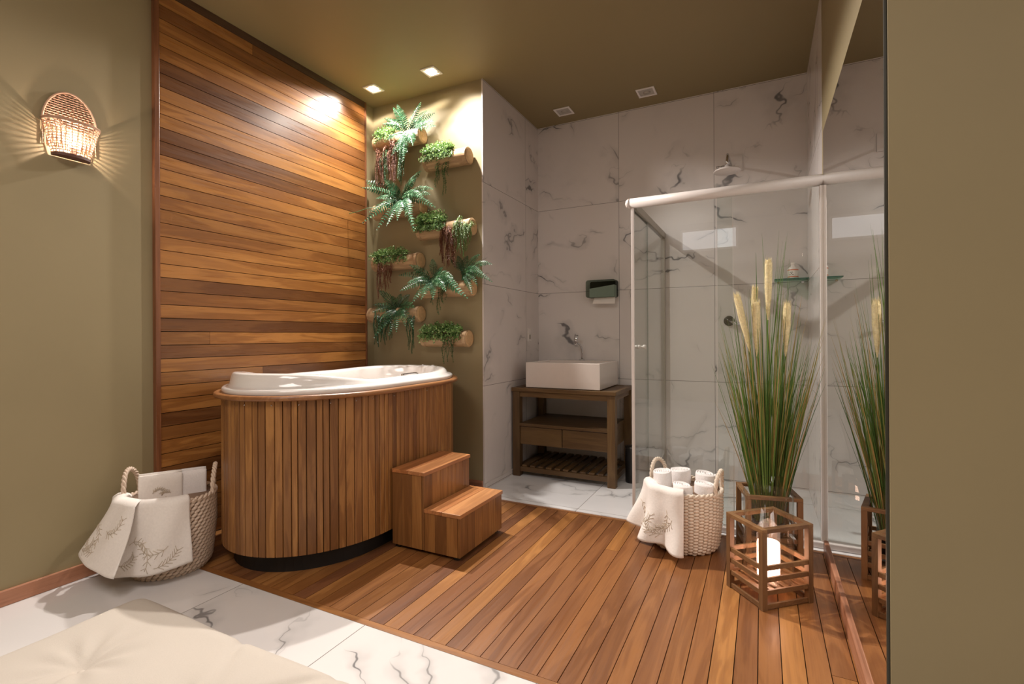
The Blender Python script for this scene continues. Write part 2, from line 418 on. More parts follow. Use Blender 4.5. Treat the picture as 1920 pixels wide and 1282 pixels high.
# ================================================================== THE SETTING
struct('floor', MB().box(-2.75, 2.5, -2.5, YD1, -0.06, 0.0), m_mfloor)
struct('floor_bathroom', MB().box(XM, XS, YD2, YB, -0.06, 0.004), m_bfloor)
mb = MB(); P = 0.0665; x = -0.748 - 28 * P
struct('floor_subfloor', MB().box(XL, XS, YD1, YD2, -0.06, -0.012), m_plinth)
while x < XS:
    a, b = max(x + 0.0014, XL), min(x + P - 0.0014, XS)
    if b - a > 0.01:
        yj = RND.uniform(1.7, 2.5) if RND.random() < 0.12 else None
        if yj:
            mb.box(a, b, YD1 + 0.03, yj - 0.001, -0.012, 0.0); mb.box(a, b, yj + 0.001, YD2 - 0.028, -0.012, 0.0)
        else: mb.box(a, b, YD1 + 0.03, YD2 - 0.028, -0.012, 0.0)
    x += P
struct('floor_deck', mb, m_deck)
mb = MB(); mb.box(XL, XS, YD1, YD1 + 0.028, -0.012, 0.0005); mb.box(XM, XS, YD2 - 0.026, YD2, -0.012, 0.0005)
struct('trim_1', mb, m_deck_x)
struct('wall_left', MB().box(-2.75, XL, -2.5, 2.95, 0, H), m_olive)
struct('wall_niche', MB().box(XL, XM - 0.01, YP, YB + 0.1, 0, H), m_olive)
struct('wall_partition', MB().box(XM - 0.01, XM, YP - 0.001, YB, 0, H), m_mside)
struct('wall_back', MB().box(XM, XS, YB, YB + 0.1, 0, H), m_mback)
struct('wall_shower', MB().box(XS, XS + 0.01, 2.89, YB, 0, H), m_mshower)
struct('wall_right', MB().box(XS + 0.01, 2.5, YW, YB + 0.1, 0, H).box(XS, XS + 0.01, YW, 2.89, 0, H), m_olive)
struct('wall_rear', MB().box(-2.75, 2.5, -2.6, -2.5, 0, H), m_olive)
struct('wall_side', MB().box(2.5, 2.6, -2.6, 4.0, 0, H), m_olive)
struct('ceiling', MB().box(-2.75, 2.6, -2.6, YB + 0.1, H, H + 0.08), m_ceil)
def skirting(x0, x1, y0, y1, h, axis):
    m = MB()
    m.box(x0, x1, y0, y1, 0, h)
    return m
struct('baseboard_left', skirting(XL, XL + 0.013, -2.5, 1.352, 0.062, 'Y'), m_base, bevel=0.004)
struct('baseboard_niche', skirting(-2.59, XM - 0.0105, YP - 0.013, YP, 0.062, 'X'), m_base_x, bevel=0.003)
struct('baseboard_right', skirting(XS - 0.016, XS, YW, 2.745, 0.062, 'Y'), m_base, bevel=0.004)
struct('baseboard_partition', MB().box(XM, XM + 0.008, YP, YB, 0.004, 0.042), m_mside)

# ---- wooden panel behind the tub
t = thing('wood_wall_panel', 'wall panel of horizontal orange-brown planks behind the tub, framed in reddish wood', 'wall panel', (XL + 0.012, 2.07, 0))
mb = MB(); z = 0.004
while z < 2.705:
    z1 = min(z + 0.066, 2.708)
    j = RND.random()
    if j < 0.16:
        yj = RND.uniform(1.6, 2.5); mb.box(XL + 0.003, XL + 0.020, 1.376, yj - 0.0008, z + 0.0016, z1 - 0.0016); mb.box(XL + 0.003, XL + 0.020, yj + 0.0008, 2.766, z + 0.0016, z1 - 0.0016)
    else: mb.box(XL + 0.003, XL + 0.020, 1.376, 2.766, z + 0.0016, z1 - 0.0016)
    z += 0.066
mb.build('cladding', m_panel, t)
MB().box(XL + 0.0005, XL + 0.003, 1.355, 2.777, 0.001, 2.751).build('backing', m_plinth, t)
MB().box(XL + 0.003, XL + 0.022, 1.376, 2.766, 2.709, 2.751).build('batten', m_batten, t)['label'] = 'dark brown batten along the ceiling'
MB().box(XL + 0.0005, XL + 0.026, 1.352, 1.375, 0.001, 2.751).build('frame', m_panel_z, t, bevel=0.002)
MB().box(XL + 0.0005, XL + 0.026, 2.767, 2.780, 0.001, 2.751).build('frame', m_panel_z, t, bevel=0.002)

# ---- mirror
t = thing('wall_mirror', 'large frameless mirror on the right wall reflecting the grass and lanterns', 'mirror', (XS - 0.005, 2.12, 0.064))
MB().box(XS - 0.006, XS - 0.001, 1.470, 2.785, 0.064, 2.0).build('mirror_glass', m_mirror, t)
MB().box(XS - 0.0065, XS - 0.0005, 1.462, 1.4697, 0.064, 2.0).build('edge', m_mirroredge, t)['label'] = 'dark edge of the mirror glass'

# ---- ceiling spots
def square_frame(mb, cx, cy, z0, z1, outer, inner):
    h, g = outer / 2, inner / 2
    mb.box(cx - h, cx + h, cy - h, cy - g, z0, z1, .5).box(cx - h, cx + h, cy + g, cy + h, z0, z1, .5)
    mb.box(cx - h, cx - g, cy - g, cy + g, z0, z1, .5).box(cx + g, cx + h, cy - g, cy + g, z0, z1, .5); return mb
for i, (sx, sy_) in enumerate(SPOTS):
    t = thing('recessed_spotlight', ['lit square ceiling spotlight nearest the wood panel', 'lit square ceiling spotlight above the right column of planters'][i], 'ceiling light', (sx, sy_, H), 'lit ceiling spotlights')
    square_frame(MB(), sx, sy_, H - 0.006, H - 0.0005, 0.105, 0.078).build('frame', m_alu, t)
    MB().lathe([(0.001, 0), (0.036, 0)], (sx, sy_, H - 0.004), 20).build('lens', m_bulb, t)
for i, (sx, sy_) in enumerate([(-1.348, 3.578), (-0.722, 3.563)]):
    t = thing('ceiling_downlight', ['unlit white square downlight above the washbasin', 'unlit white square downlight above the shower'][i], 'ceiling light', (sx, sy_, H), 'unlit square downlights')
    mb = square_frame(MB(), sx, sy_, H - 0.008, H - 0.0005, 0.127, 0.098)
    mb.build('frame', m_alu, t, bevel=0.002)
    MB().box(sx - 0.049, sx + 0.049, sy_ - 0.049, sy_ + 0.049, H - 0.002, H - 0.0006).build('reflector', m_offlens, t)
    MB().lathe([(0.026, 0), (0.024, -0.003), (0.001, -0.0035)], (sx, sy_ + 0.01, H - 0.002), 20).build('lamp', m_greyalu, t, smooth=True)

# ================================================================== THE TUB
TX, TA, TY0, TY1, TE = -2.05, 0.42, 1.39, 2.78, 0.50
def stad(th, d=0.0):
    """tub outline inset by d at angle th"""
    c, s_ = cos(th), sin(th)
    yc = (TY1 - TE) if s_ > 0 else (TY0 + TE)
    return TX + (TA - d) * c, yc + (TE - d) * s_
def stad_pts(d, n):
    """points equally spaced along the outline"""
    raw = []
    for k in range(n * 8):
        raw.append(Vector(stad(2 * pi * k / (n * 8), d)))
    # straight segments
    pts = []
    m = len(raw)
    for k in range(m):
        a = raw[k]; b = raw[(k + 1) % m]; L = (b - a).length; q = max(1, int(L / 0.004))
        for j in range(q): pts.append(a + (b - a) * (j / q))
    L = [0]
    for k in range(1, len(pts)): L.append(L[-1] + (pts[k] - pts[k - 1]).length)
    tot = L[-1] + (pts[0] - pts[-1]).length
    out = []; j = 0
    for k in range(n):
        tg = tot * k / n
        while j < len(L) - 1 and L[j + 1] < tg: j += 1
        out.append(pts[j])
    return out, tot
tub = thing('bathtub', 'tall oval white bathtub clad in vertical wooden slats with a wooden rim', 'bathtub', (TX, 2.08, 0))
# plinth
o1, _ = stad_pts(0.05, 96)
mb = MB(); n = len(o1)
mb.add([(p.x, p.y, 0.0) for p in o1] + [(p.x, p.y, 0.095) for p in o1], [(k, (k + 1) % n, n + (k + 1) % n, n + k) for k in range(n)] + [tuple(range(n, 2 * n))])
mb.build('plinth', m_plinth, tub, smooth=False)
# backing drum
o1, _ = stad_pts(0.016, 120); n = len(o1); mb = MB()
mb.add([(p.x, p.y, 0.09) for p in o1] + [(p.x, p.y, 0.755) for p in o1], [(k, (k + 1) % n, n + (k + 1) % n, n + k) for k in range(n)] + [tuple(reversed(range(n)))])
mb.build('drum', m_plinth, tub)
# slats: one mesh each is too many; the slatted skirt is one surface pattern
o2, tot = stad_pts(0.006, 2000)
ns = 104; mb = MB(); k = 0; pos = 0.0
widths = []
while sum(widths) < tot - 0.02: widths.append(RND.choice([0.027, 0.030, 0.033, 0.038, 0.040]))
sc = tot / sum(widths); acc = 0
for w in widths:
    w *= sc; i0 = int(acc / tot * 2000) % 2000; i1 = int((acc + w) / tot * 2000) % 2000; acc += w
    a, b = o2[i0], o2[i1]; d = (b - a)
    if d.length < 1e-4: continue
    dn = d.normalized(); nn = Vector((dn.y, -dn.x)); a = a + dn * 0.0014; b = b - dn * 0.0014
    q = [a - nn * 0.008, b - nn * 0.008, b + nn * 0.004, b + nn * 0.006 - dn * 0.002, a + nn * 0.006 + dn * 0.002, a + nn * 0.004]
    N = 6
    mb.add([(p.x, p.y, 0.085) for p in q] + [(p.x, p.y, 0.757) for p in q],
           [(i, (i + 1) % N, N + (i + 1) % N, N + i) for i in range(N)] + [tuple(reversed(range(N))), tuple(range(N, 2 * N))])
mb.build('slatted_skirt', m_skirt, tub)
# screws under the rim
for yy in (1.93, 2.06, 2.2):
    MB().lathe([(0.004, 0), (0.003, 0.002), (0.0005, 0.0025)], (TX + TA + 0.0005, yy, 0.738), 8, axis='X').build('screw', m_chrome, tub, smooth=True)
for th in (-1.45, -1.15, -0.9, -0.62, -0.38, -0.2):
    x_, y_ = stad(th, -0.001); MB().bead((x_, y_, 0.738), Vector((0, 0, 1)), Vector((1, 0, 0)), Vector((0, 1, 0)), .0035, .0035, .0035).build('screw', m_chrome, tub, smooth=True)
def ring_mesh(rings, closed_in=False, n=160):
    """rings: list of fn(theta)->(x,y,z)"""
    m = MB(); vs = []; fs = []
    for fn in rings:
        for k in range(n): vs.append(fn(2 * pi * k / n))
    for i in range(len(rings) - 1):
        for k in range(n):
            k2 = (k + 1) % n; fs.append((i * n + k, i * n + k2, (i + 1) * n + k2, (i + 1) * n + k))
    if closed_in: fs.append(tuple((len(rings) - 1) * n + k for k in range(n)))
    m.add(vs, fs, 0.5); return m
def R(d, z): return lambda th: (*stad(th, d), z if not callable(z) else z(th))
rim = [R(0.03, 0.757), R(-0.024, 0.757), R(-0.030, 0.760), R(-0.032, 0.767), R(-0.030, 0.775), R(-0.024, 0.779), R(0.04, 0.779)]
ring_mesh(rim).build('wooden_rim', m_rim, tub, smooth=True)
def lip(th, dz=0.0):
    x_, y_ = stad(th, 0.08)
    e = max(0.0, min(1.0, (1.90 - y_) / 0.42)); e = e * e * (3 - 2 * e)
    g = max(0.0, min(1.0, (y_ - 2.25) / 0.4)); g = g * g * (3 - 2 * g)
    return 0.824 + 0.046 * e + 0.014 * g + dz
def Lz(d, dz): return lambda th: (*stad(th, d), lip(th, dz))
def Lm(d, f): return lambda th: (*stad(th, d), 0.806 + (lip(th) - 0.806) * f)
shell = [R(0.004, 0.7795), R(0.000, 0.790), R(0.003, 0.798), R(0.010, 0.803), R(0.026, 0.805), Lm(0.034, 0.15), Lm(0.040, 0.6), Lz(0.045, -0.008), Lz(0.052, -0.0015),
         Lz(0.062, 0.0), Lz(0.085, -0.001), Lz(0.097, -0.006), Lz(0.104, -0.018), R(0.115, 0.76), R(0.135, 0.62), R(0.165, 0.45), R(0.20, 0.36), R(0.26, 0.33)]
ring_mesh(shell, True).build('acrylic_shell', m_white, tub, smooth=True)
# chrome grab handle + jets
mb = MB(); xh = TX + TA - 0.108
mb.tube([(xh, 2.13, 0.815), (xh - 0.012, 2.14, 0.822), (xh - 0.016, 2.20, 0.823), (xh - 0.012, 2.26, 0.822), (xh, 2.27, 0.815)], 0.006, 8)
mb.build('grab_handle', m_chrome, tub, smooth=True)
for bx_ in (0.10, 0.02): MB().lathe([(0.013, 0), (0.013, 0.004), (0.004, 0.006)], (TX + bx_, 2.70, 0.838), 14).build('tap_button', m_chrome, tub, smooth=True)

# ================================================================== STEPS
t = thing('wooden_steps', 'two-step wooden stool standing beside the tub', 'steps', (-1.43, 2.105, 0))
def step_box(x0, x1, y0, y1, z0, z1):
    s1 = MB(); nb = 6; w = (y1 - y0) / nb
    for k in range(nb): s1.box(x1 - 0.012, x1, y0 + k * w + 0.0007, y0 + (k + 1) * w - 0.0007, z0, z1 - 0.0185)
    nb = 3; w = (x1 - 0.013 - x0) / nb
    for k in range(nb):
        s1.box(x0 + k * w + 0.0007, x0 + (k + 1) * w - 0.0007, y0, y0 + 0.012, z0, z1 - 0.0185)
        s1.box(x0 + k * w + 0.0007, x0 + (k + 1) * w - 0.0007, y1 - 0.012, y1, z0, z1 - 0.0185)
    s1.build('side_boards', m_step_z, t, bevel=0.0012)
    s3 = MB(); w = (x1 - x0 + 0.006) / 2
    for k in range(2): s3.box(x0 + k * w + 0.0006, x0 + (k + 1) * w - 0.0006, y0 - 0.004, y1 + 0.004, z1 - 0.018, z1)
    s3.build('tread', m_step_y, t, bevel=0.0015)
step_box(-1.622, -1.432, 1.905, 2.312, 0.018, 0.386)
step_box(-1.430, -1.232, 1.905, 2.312, 0.018, 0.216)
for sx in (-1.60, -1.26):
    for sy_ in (1.93, 2.285):
        MB().box(sx - 0.012, sx + 0.012, sy_ - 0.012, sy_ + 0.012, 0, 0.03).build('foot', m_black, t)

# ================================================================== VANITY
VX0, VX1, VY0, VY1, VT = -1.648, -0.875, 3.262, 3.775, 0.652
t = thing('vanity_table', 'dark wooden washstand with drawers and a slatted bottom shelf', 'washstand', ((VX0 + VX1) / 2, (VY0 + VY1) / 2, 0.004))
lw = 0.055
for lx in (VX0 + 0.004, VX1 - lw - 0.004):
    for ly in (VY0 + 0.004, VY1 - lw):
        MB().box(lx, lx + lw, ly, ly + lw, 0.004, VT - 0.027).build('leg', m_van_z, t, bevel=0.002)
mb = MB()
mb.box(VX0 - 0.002, VX1 + 0.004, VY0 - 0.004, VY0 + 0.055, VT - 0.026, VT).box(VX0 - 0.002, VX1 + 0.004, VY1 - 0.055, VY1, VT - 0.026, VT)
mb.box(VX0 - 0.002, VX0 + 0.055, VY0 + 0.056, VY1 - 0.056, VT - 0.026, VT).box(VX1 - 0.055, VX1 + 0.004, VY0 + 0.056, VY1 - 0.056, VT - 0.026, VT)
mb.box(VX0 + 0.056, VX1 - 0.056, VY0 + 0.056, VY1 - 0.056, VT - 0.024, VT - 0.003)
mb.build('tabletop', m_van_x, t, bevel=0.002)
x0, x1 = VX0 + 0.059, VX1 - 0.059
for a, b in ((VY0 + 0.012, VY0 + 0.034), (VY1 - 0.034, VY1 - 0.014)): MB().box(x0, x1, a, b, VT - 0.066, VT - 0.027).build('apron', m_van_x, t)
for a, b in ((VX0 + 0.016, VX0 + 0.036), (VX1 - 0.036, VX1 - 0.016)): MB().box(a, b, VY0 + lw + 0.004, VY1 - lw, VT - 0.066, VT - 0.027).build('side_rail', m_van_y, t)
MB().box(x0, x1, VY0 + 0.006, VY1 - 0.006, 0.372, 0.394).build('shelf', m_van_x, t, bevel=0.002)
MB().box(x0, x1, VY0 + 0.05, VY1 - 0.03, 0.238, 0.250).box(x0, x0 + 0.012, VY0 + 0.05, VY1 - 0.02, 0.25, 0.372).box(x1 - 0.012, x1, VY0 + 0.05, VY1 - 0.02, 0.25, 0.372).build('drawer_case', m_van_x, t)
xm = (x0 + x1) / 2
for a, b in ((x0 + 0.002, xm - 0.003), (xm + 0.003, x1 - 0.002)):
    MB().box(a, b, VY0 + 0.014, VY0 + 0.035, 0.240, 0.368).build('drawer', m_van_x, t, bevel=0.002)
for a, b in ((VY0 + 0.012, VY0 + 0.044), (VY1 - 0.044, VY1 - 0.012)): MB().box(x0, x1, a, b, 0.040, 0.074).build('bottom_rail', m_van_x, t, bevel=0.002)
for a, b in ((VX0 + 0.014, VX0 + 0.05), (VX1 - 0.05, VX1 - 0.014)): MB().box(a, b, VY0 + lw + 0.004, VY1 - lw, 0.040, 0.074).build('bottom_side_rail', m_van_y, t, bevel=0.002)
k = 0; xx = x0 + 0.012
while xx < x1 - 0.04:
    MB().box(xx, xx + 0.040, VY0 + 0.02, VY1 - 0.02, 0.0742, 0.088).build('shelf_slat', m_van_y, t, bevel=0.0015); xx += 0.0635

# sink
t = thing('vessel_sink', 'white rectangular vessel sink on the wooden washstand', 'sink', (-1.27, 3.54, VT))
SX0, SX1, SY0, SY1, SZ0, SZ1 = -1.548, -0.990, 3.292, 3.772, VT + 0.0005, 0.838
def rect_ring(i, z):
    return [(SX0 + i, SY0 + i, z), (SX1 - i, SY0 + i, z), (SX1 - i, SY1 - i * (1 if i < 0.02 else 3.2), z), (SX0 + i, SY1 - i * (1 if i < 0.02 else 3.2), z)]
rings = [rect_ring(0.012, SZ0), rect_ring(0.0, SZ0 + 0.004), rect_ring(0.0, SZ1 - 0.003), rect_ring(0.003, SZ1), rect_ring(0.022, SZ1 - 0.0005), rect_ring(0.025, SZ1 - 0.004), rect_ring(0.055, SZ1 - 0.11)]
mb = MB(); vs = [p for r_ in rings for p in r_]; fs = []
for i in range(len(rings) - 1):
    for k in range(4): fs.append((i * 4 + k, i * 4 + (k + 1) % 4, (i + 1) * 4 + (k + 1) % 4, (i + 1) * 4 + k))
fs += [(3, 2, 1, 0), tuple(24 + k for k in range(4))]
mb.add(vs, fs, .5).build('basin', m_ceramic, t, bevel=0.003)
MB().lathe([(0.022, 0), (0.022, 0.003), (0.001, 0.004)], (-1.27, 3.49, SZ1 - 0.1095), 20).build('drain', m_chrome, t)
# faucet
t = thing('basin_faucet', 'chrome faucet with upright handle on the sink', 'faucet', (-1.263, 3.72, SZ1))
fx, fy = -1.263, 3.725
MB().lathe([(0.024, 0.0), (0.024, 0.005), (0.012, 0.009), (0.001, 0.009)], (fx, fy, SZ1), 20).build('base', m_chrome, t, smooth=True)
pts = [(fx, fy, SZ1 + 0.005), (fx, fy, SZ1 + 0.07), (fx - 0.003, fy - 0.006, SZ1 + 0.10), (fx - 0.012, fy - 0.02, SZ1 + 0.122), (fx - 0.024, fy - 0.034, SZ1 + 0.132), (fx - 0.03, fy - 0.05, SZ1 + 0.130), (fx - 0.033, fy - 0.06, SZ1 + 0.118)]
MB().tube(pts, lambda u: 0.0085, 10).build('spout', m_chrome, t, smooth=True)
MB().tube([(fx - 0.036, fy - 0.045, SZ1 + 0.128), (fx - 0.034, fy - 0.045, SZ1 + 0.16), (fx - 0.028, fy - 0.045, SZ1 + 0.198)], lambda u: 0.016, 12).tube([(fx - 0.028, fy - 0.045, SZ1 + 0.192), (fx - 0.028, fy - 0.075, SZ1 + 0.205)], 0.005, 8).build('handle', m_chrome, t, smooth=True)

# dispenser
dx0, dx1, dz0, dz1 = -1.217, -0.985, 1.322, 1.457
t = thing('paper_towel_dispenser', 'smoked green paper towel dispenser on the marble wall above the sink', 'dispenser', (-1.1, YB, 1.32))
def rbox(x0, x1, y0, y1, z0, z1, rr, n=5):
    m = MB(); pts = []
    for cx, cz, a0 in ((x1 - rr, z1 - rr, 0), (x0 + rr, z1 - rr, 90), (x0 + rr, z0 + rr, 180), (x1 - rr, z0 + rr, 270)):
        for k in range(n + 1):
            a = radians(a0 + 90 * k / n); pts.append((cx + rr * cos(a), cz + rr * sin(a)))
    N = len(pts)
    m.add([(p[0], y0, p[1]) for p in pts] + [(p[0], y1, p[1]) for p in pts], [(i, (i + 1) % N, N + (i + 1) % N, N + i) for i in range(N)] + [tuple(range(N)), tuple(reversed(range(N, 2 * N)))], .5)
    return m
rbox(dx0, dx1, YB - 0.10, YB - 0.012, dz0, dz1, 0.018).build('cover', m_smoke, t, smooth=False)
rbox(dx0 + 0.006, dx1 - 0.006, YB - 0.0115, YB - 0.001, dz0 + 0.004, dz1 - 0.004, 0.014).build('back_plate', m_darkmetal, t)
m_stack = plain('stacked_paper', srgb(226, 230, 222), 0.9, var=0.02)
mb = MB(); px0, px1 = dx0 + 0.026, dx1 - 0.012
mb.add([(px0, YB - 0.09, dz0 + 0.004), (px1, YB - 0.09, dz0 + 0.004), (px1, YB - 0.09, dz0 + 0.094), (px0, YB - 0.09, dz0 + 0.070),
        (px0, YB - 0.02, dz0 + 0.004), (px1, YB - 0.02, dz0 + 0.004), (px1, YB - 0.02, dz0 + 0.094), (px0, YB - 0.02, dz0 + 0.070)],
       [(0, 1, 2, 3), (5, 4, 7, 6), (3, 2, 6, 7), (1, 0, 4, 5), (0, 3, 7, 4), (2, 1, 5, 6)], .5)
mb.build('paper_stack', m_stack, t)
MB().add([(px0 + 0.03, YB - 0.06, dz0 + 0.002), (px1, YB - 0.06, dz0 + 0.002), (px1, YB - 0.075, dz0 - 0.050), (px0 + 0.02, YB - 0.075, dz0 - 0.046)], [(0, 1, 2, 3)], .5).build('paper_sheet', m_paper, t, thick=0.0012)['label'] = 'white sheet hanging out below'
# switch
t = thing('wall_switch', 'small white switch plate on the marble partition', 'switch', (XM, 3.60, 1.035))
plate_ = MB().box(XM, XM + 0.006, 3.565, 3.635, 0.985, 1.09).build('plate', m_alu, t, bevel=0.002)
MB().box(XM + 0.006, XM + 0.010, 3.588, 3.612, 1.005, 1.04).build('toggle', m_greyalu, plate_, bevel=0.001)
# bin
t = thing('waste_bin', 'slim black cylindrical bin beside the washstand', 'bin', (-0.818, 3.48, 0.004))
MB().lathe([(0.044, 0), (0.046, 0.01), (0.046, 0.232), (0.044, 0.236)], (-0.818, 3.48, 0.004), 32).build('body', m_black, t, smooth=False)
MB().lathe([(0.048, 0.0), (0.049, 0.006), (0.046, 0.016), (0.03, 0.020), (0.001, 0.021)], (-0.818, 3.48, 0.2405), 32).build('lid', m_darkmetal, t, smooth=True)

# ================================================================== SHOWER
GY, GX, RZ = 2.81, -0.650, 1.775
t = thing('shower_enclosure', 'white-framed glass shower enclosure with a round top rail', 'shower enclosure', (-0.19, GY, 0.004))
MB().tube([(GX - 0.012, GY, RZ), (XS - 0.004, GY, RZ)], 0.028, 20).build('top_rail', m_alu, t, smooth=True)
rail_ = bpy.data.objects['top_rail']
MB().lathe([(0.0285, 0), (0.027, -0.010), (0.02, -0.022), (0.001, -0.029)], (GX - 0.013, GY, RZ), 20, axis='X').build('end_cap', m_alu, rail_, smooth=True)
MB().box(GX - 0.016, GX + 0.016, GY + 0.026, YB - 0.002, RZ - 0.030, RZ + 0.012).build('side_rail', m_greyalu, t, bevel=0.003)
MB().box(GX - 0.006, GX - 0.001, GY + 0.026, YB - 0.10, RZ - 0.040, RZ - 0.031).build('seal_strip', m_black, t)
MB().box(GX - 0.008, GX + 0.008, GY - 0.008, GY + 0.008, 0.036, RZ - 0.028).build('corner_post', m_alu, t, bevel=0.002)
MB().box(GX - 0.014, GX + 0.014, YB - 0.028, YB - 0.001, 0.036, RZ - 0.031).build('wall_profile', m_greyalu, t, bevel=0.002)
MB().box(XS - 0.020, XS - 0.001, GY - 0.016, GY + 0.018, 0.036, RZ - 0.028).build('wall_profile', m_alu, t, bevel=0.002)
MB().box(GX - 0.022, XS - 0.001, GY - 0.026, GY + 0.026, 0.005, 0.035).build('sill', m_alu, t, bevel=0.005)
MB().box(GX - 0.022, GX + 0.022, GY + 0.027, YB - 0.001, 0.005, 0.035).build('side_sill', m_alu, t, bevel=0.004)
MB().box(GX - 0.004, GX + 0.004, GY + 0.05, YB - 0.03, 0.0351, 0.037).build('track_groove', m_darkmetal, t)
MB().box(GX + 0.009, -0.135, GY + 0.004, GY + 0.010, 0.036, RZ - 0.02).build('front_pane', m_glass, t)
MB().box(-0.208, XS - 0.021, GY - 0.010, GY - 0.004, 0.036, RZ - 0.02).build('front_pane', m_glass, t)
door_ = MB().box(GX - 0.003, GX + 0.002, GY + 0.010, 3.215, 0.038, RZ - 0.03).build('side_pane', m_glass, t)
MB().box(GX + 0.005, GX + 0.010, 3.17, YB - 0.03, 0.038, RZ - 0.03).build('side_pane', m_glass, t)
m_edge = plain('glass_green_edge', srgb(92, 112, 104), 0.2)
MB().box(GX - 0.003, GX + 0.002, 3.2152, 3.218, 0.038, RZ - 0.03).build('pane_edge', m_edge, t)
MB().box(-0.1348, -0.132, GY + 0.004, GY + 0.010, 0.036, RZ - 0.03).build('pane_edge', m_alu, t)
MB().box(-0.2102, -0.2082, GY - 0.010, GY - 0.004, 0.036, RZ - 0.03).build('pane_edge', m_alu, t)
MB().lathe([(0.011, 0), (0.011, 0.012), (0.006, 0.014), (0.006, 0.026), (0.012, 0.030), (0.013, 0.045), (0.001, 0.047)], (GX + 0.002, 2.925, 0.963), 16, axis='X').lathe([(0.001, -0.034), (0.009, -0.032), (0.009, -0.004), (0.011, 0)], (GX - 0.003, 2.925, 0.963), 16, axis='X').build('knob', m_alu, door_, smooth=True)
# shower head
t = thing('shower_head', 'round chrome shower head on a wall arm above the shower glass', 'shower head', (-0.19, YB, 2.2))
MB().box(-0.245, -0.115, YB - 0.008, YB - 0.001, 2.165, 2.275).build('wall_plate', m_mback, t)
MB().tube([(-0.19, YB - 0.008, 2.21), (-0.19, 3.60, 2.20), (-0.19, 3.42, 2.17), (-0.19, 3.38, 2.12), (-0.19, 3.38, 2.085)], 0.009, 10).build('arm', m_chrome, t, smooth=True)
MB().lathe([(0.014, 0.04), (0.02, 0.02), (0.075, 0.01), (0.080, 0.004), (0.078, 0), (0.001, 0)], (-0.19, 3.38, 2.05), 28).build('rose', m_alu, t, smooth=True)
MB().tube([(-0.28, YB - 0.04, 2.2), (-0.225, YB - 0.04, 2.2)], 0.009, 10).tube([(-0.225, YB - 0.04, 2.2), (-0.19, YB - 0.04, 2.21)], 0.006, 8).build('diverter', m_chrome, t, smooth=True)
t = thing('shower_valve', 'dark chrome round shower valve with lever on the marble wall', 'valve', (-0.19, YB, 1.12))
MB().lathe([(0.036, 0), (0.034, -0.012), (0.022, -0.02), (0.020, -0.045), (0.001, -0.048)], (-0.205, YB, 1.128), 24, axis='Y').build('body', m_darkmetal, t, smooth=True)
MB().tube([(-0.205, YB - 0.042, 1.128), (-0.17, YB - 0.052, 1.112), (-0.125, YB - 0.055, 1.104)], lambda u: 0.007 + 0.004 * u, 8).build('lever', m_chrome, t, smooth=True)
# shelf
t = thing('glass_shelf', 'small green-edged glass shelf in the shower corner', 'shelf', (0.18, 3.72, 1.39))
MB().box(0.075, XS - 0.001, 3.672, YB - 0.001, 1.388, 1.394).build('shelf_plate', m_shelfglass, t)
MB().box(0.075, XS - 0.001, 3.670, 3.6718, 1.388, 1.394).build('edge', plain('shelf_edge_green', srgb(40, 96, 84), 0.1), t)
for bx_ in (0.10, 0.24): MB().lathe([(0.008, 0), (0.008, 0.02)], (bx_, YB - 0.022, 1.376), 10, axis='Y').build('bracket', m_chrome, t)
t = thing('soap_bottle', 'white bottle with orange-striped label on the glass shelf', 'bottle', (0.182, 3.712, 1.394))
MB().lathe([(0.030, 0), (0.031, 0.003), (0.031, 0.064), (0.026, 0.072), (0.012, 0.080), (0.011, 0.09)], (0.182, 3.712, 1.3945), 24).build('bottle_body', m_bottle, t, smooth=True)
for a, b in ((0.008, 0.013), (0.052, 0.058)): MB().lathe([(0.0315, a), (0.0315, b)], (0.182, 3.712, 1.3945), 24).build('label_stripe', m_label, bpy.data.objects['bottle_body'])
mb = MB()
for a, h, w in ((-2.2, 0.024, 0.007), (-1.9, 0.030, 0.006), (-1.65, 0.024, 0.008), (-2.05, 0.040, 0.012), (-1.75, 0.040, 0.006)):
    mb.obox((0.182 + 0.0316 * cos(a), 3.712 + 0.0316 * sin(a), 1.3945 + h), Vector((-sin(a), cos(a), 0)), Vector((cos(a), sin(a), 0)), Vector((0, 0, 1)), w, 0.001, 0.004)
mb.build('label_print', m_darkmetal, bpy.data.objects['bottle_body'])
MB().lathe([(0.011, 0), (0.012, 0.002), (0.012, 0.014), (0.001, 0.015)], (0.182, 3.712, 1.485), 16).build('cap', m_bottle, t)

# ================================================================== PLANTS ON THE NICHE WALL
CAMP = Vector((0, 0, 1.03))
def at(u, v, y):
    """point of the wall zone at depth y seen at picture position u, v"""
    d = fw + R_ * ((u - 960) / FPX) + U_ * ((629.82 - v) / FPX)
    return CAMP + d * (y / d.y)
LR = 0.056; LY = YP - LR - 0.004
LOGS = [(707, 793, 268, 258), (800, 880, 308, 290), (706, 793, 400, 386), (788, 887, 437, 423), (705, 789, 494, 489), (792, 887, 548, 534), (697, 790, 588, 591), (796, 880, 636, 632)]
LOGN = ['topmost log planter in the left column, holding a bright fern', 'upper log planter in the right column, holding a pale green bush', 'second log planter from the top in the left column, below the russet strands',
        'middle log planter on the right, holding a bush and russet trails', 'third log planter from the top in the left column, with a low bush', 'long log planter on the right, half hidden by the spreading fern',
        'lowest log planter in the left column, under the dark drooping fern', 'lowest log planter on the right, with hanging bead strands']
LG = []
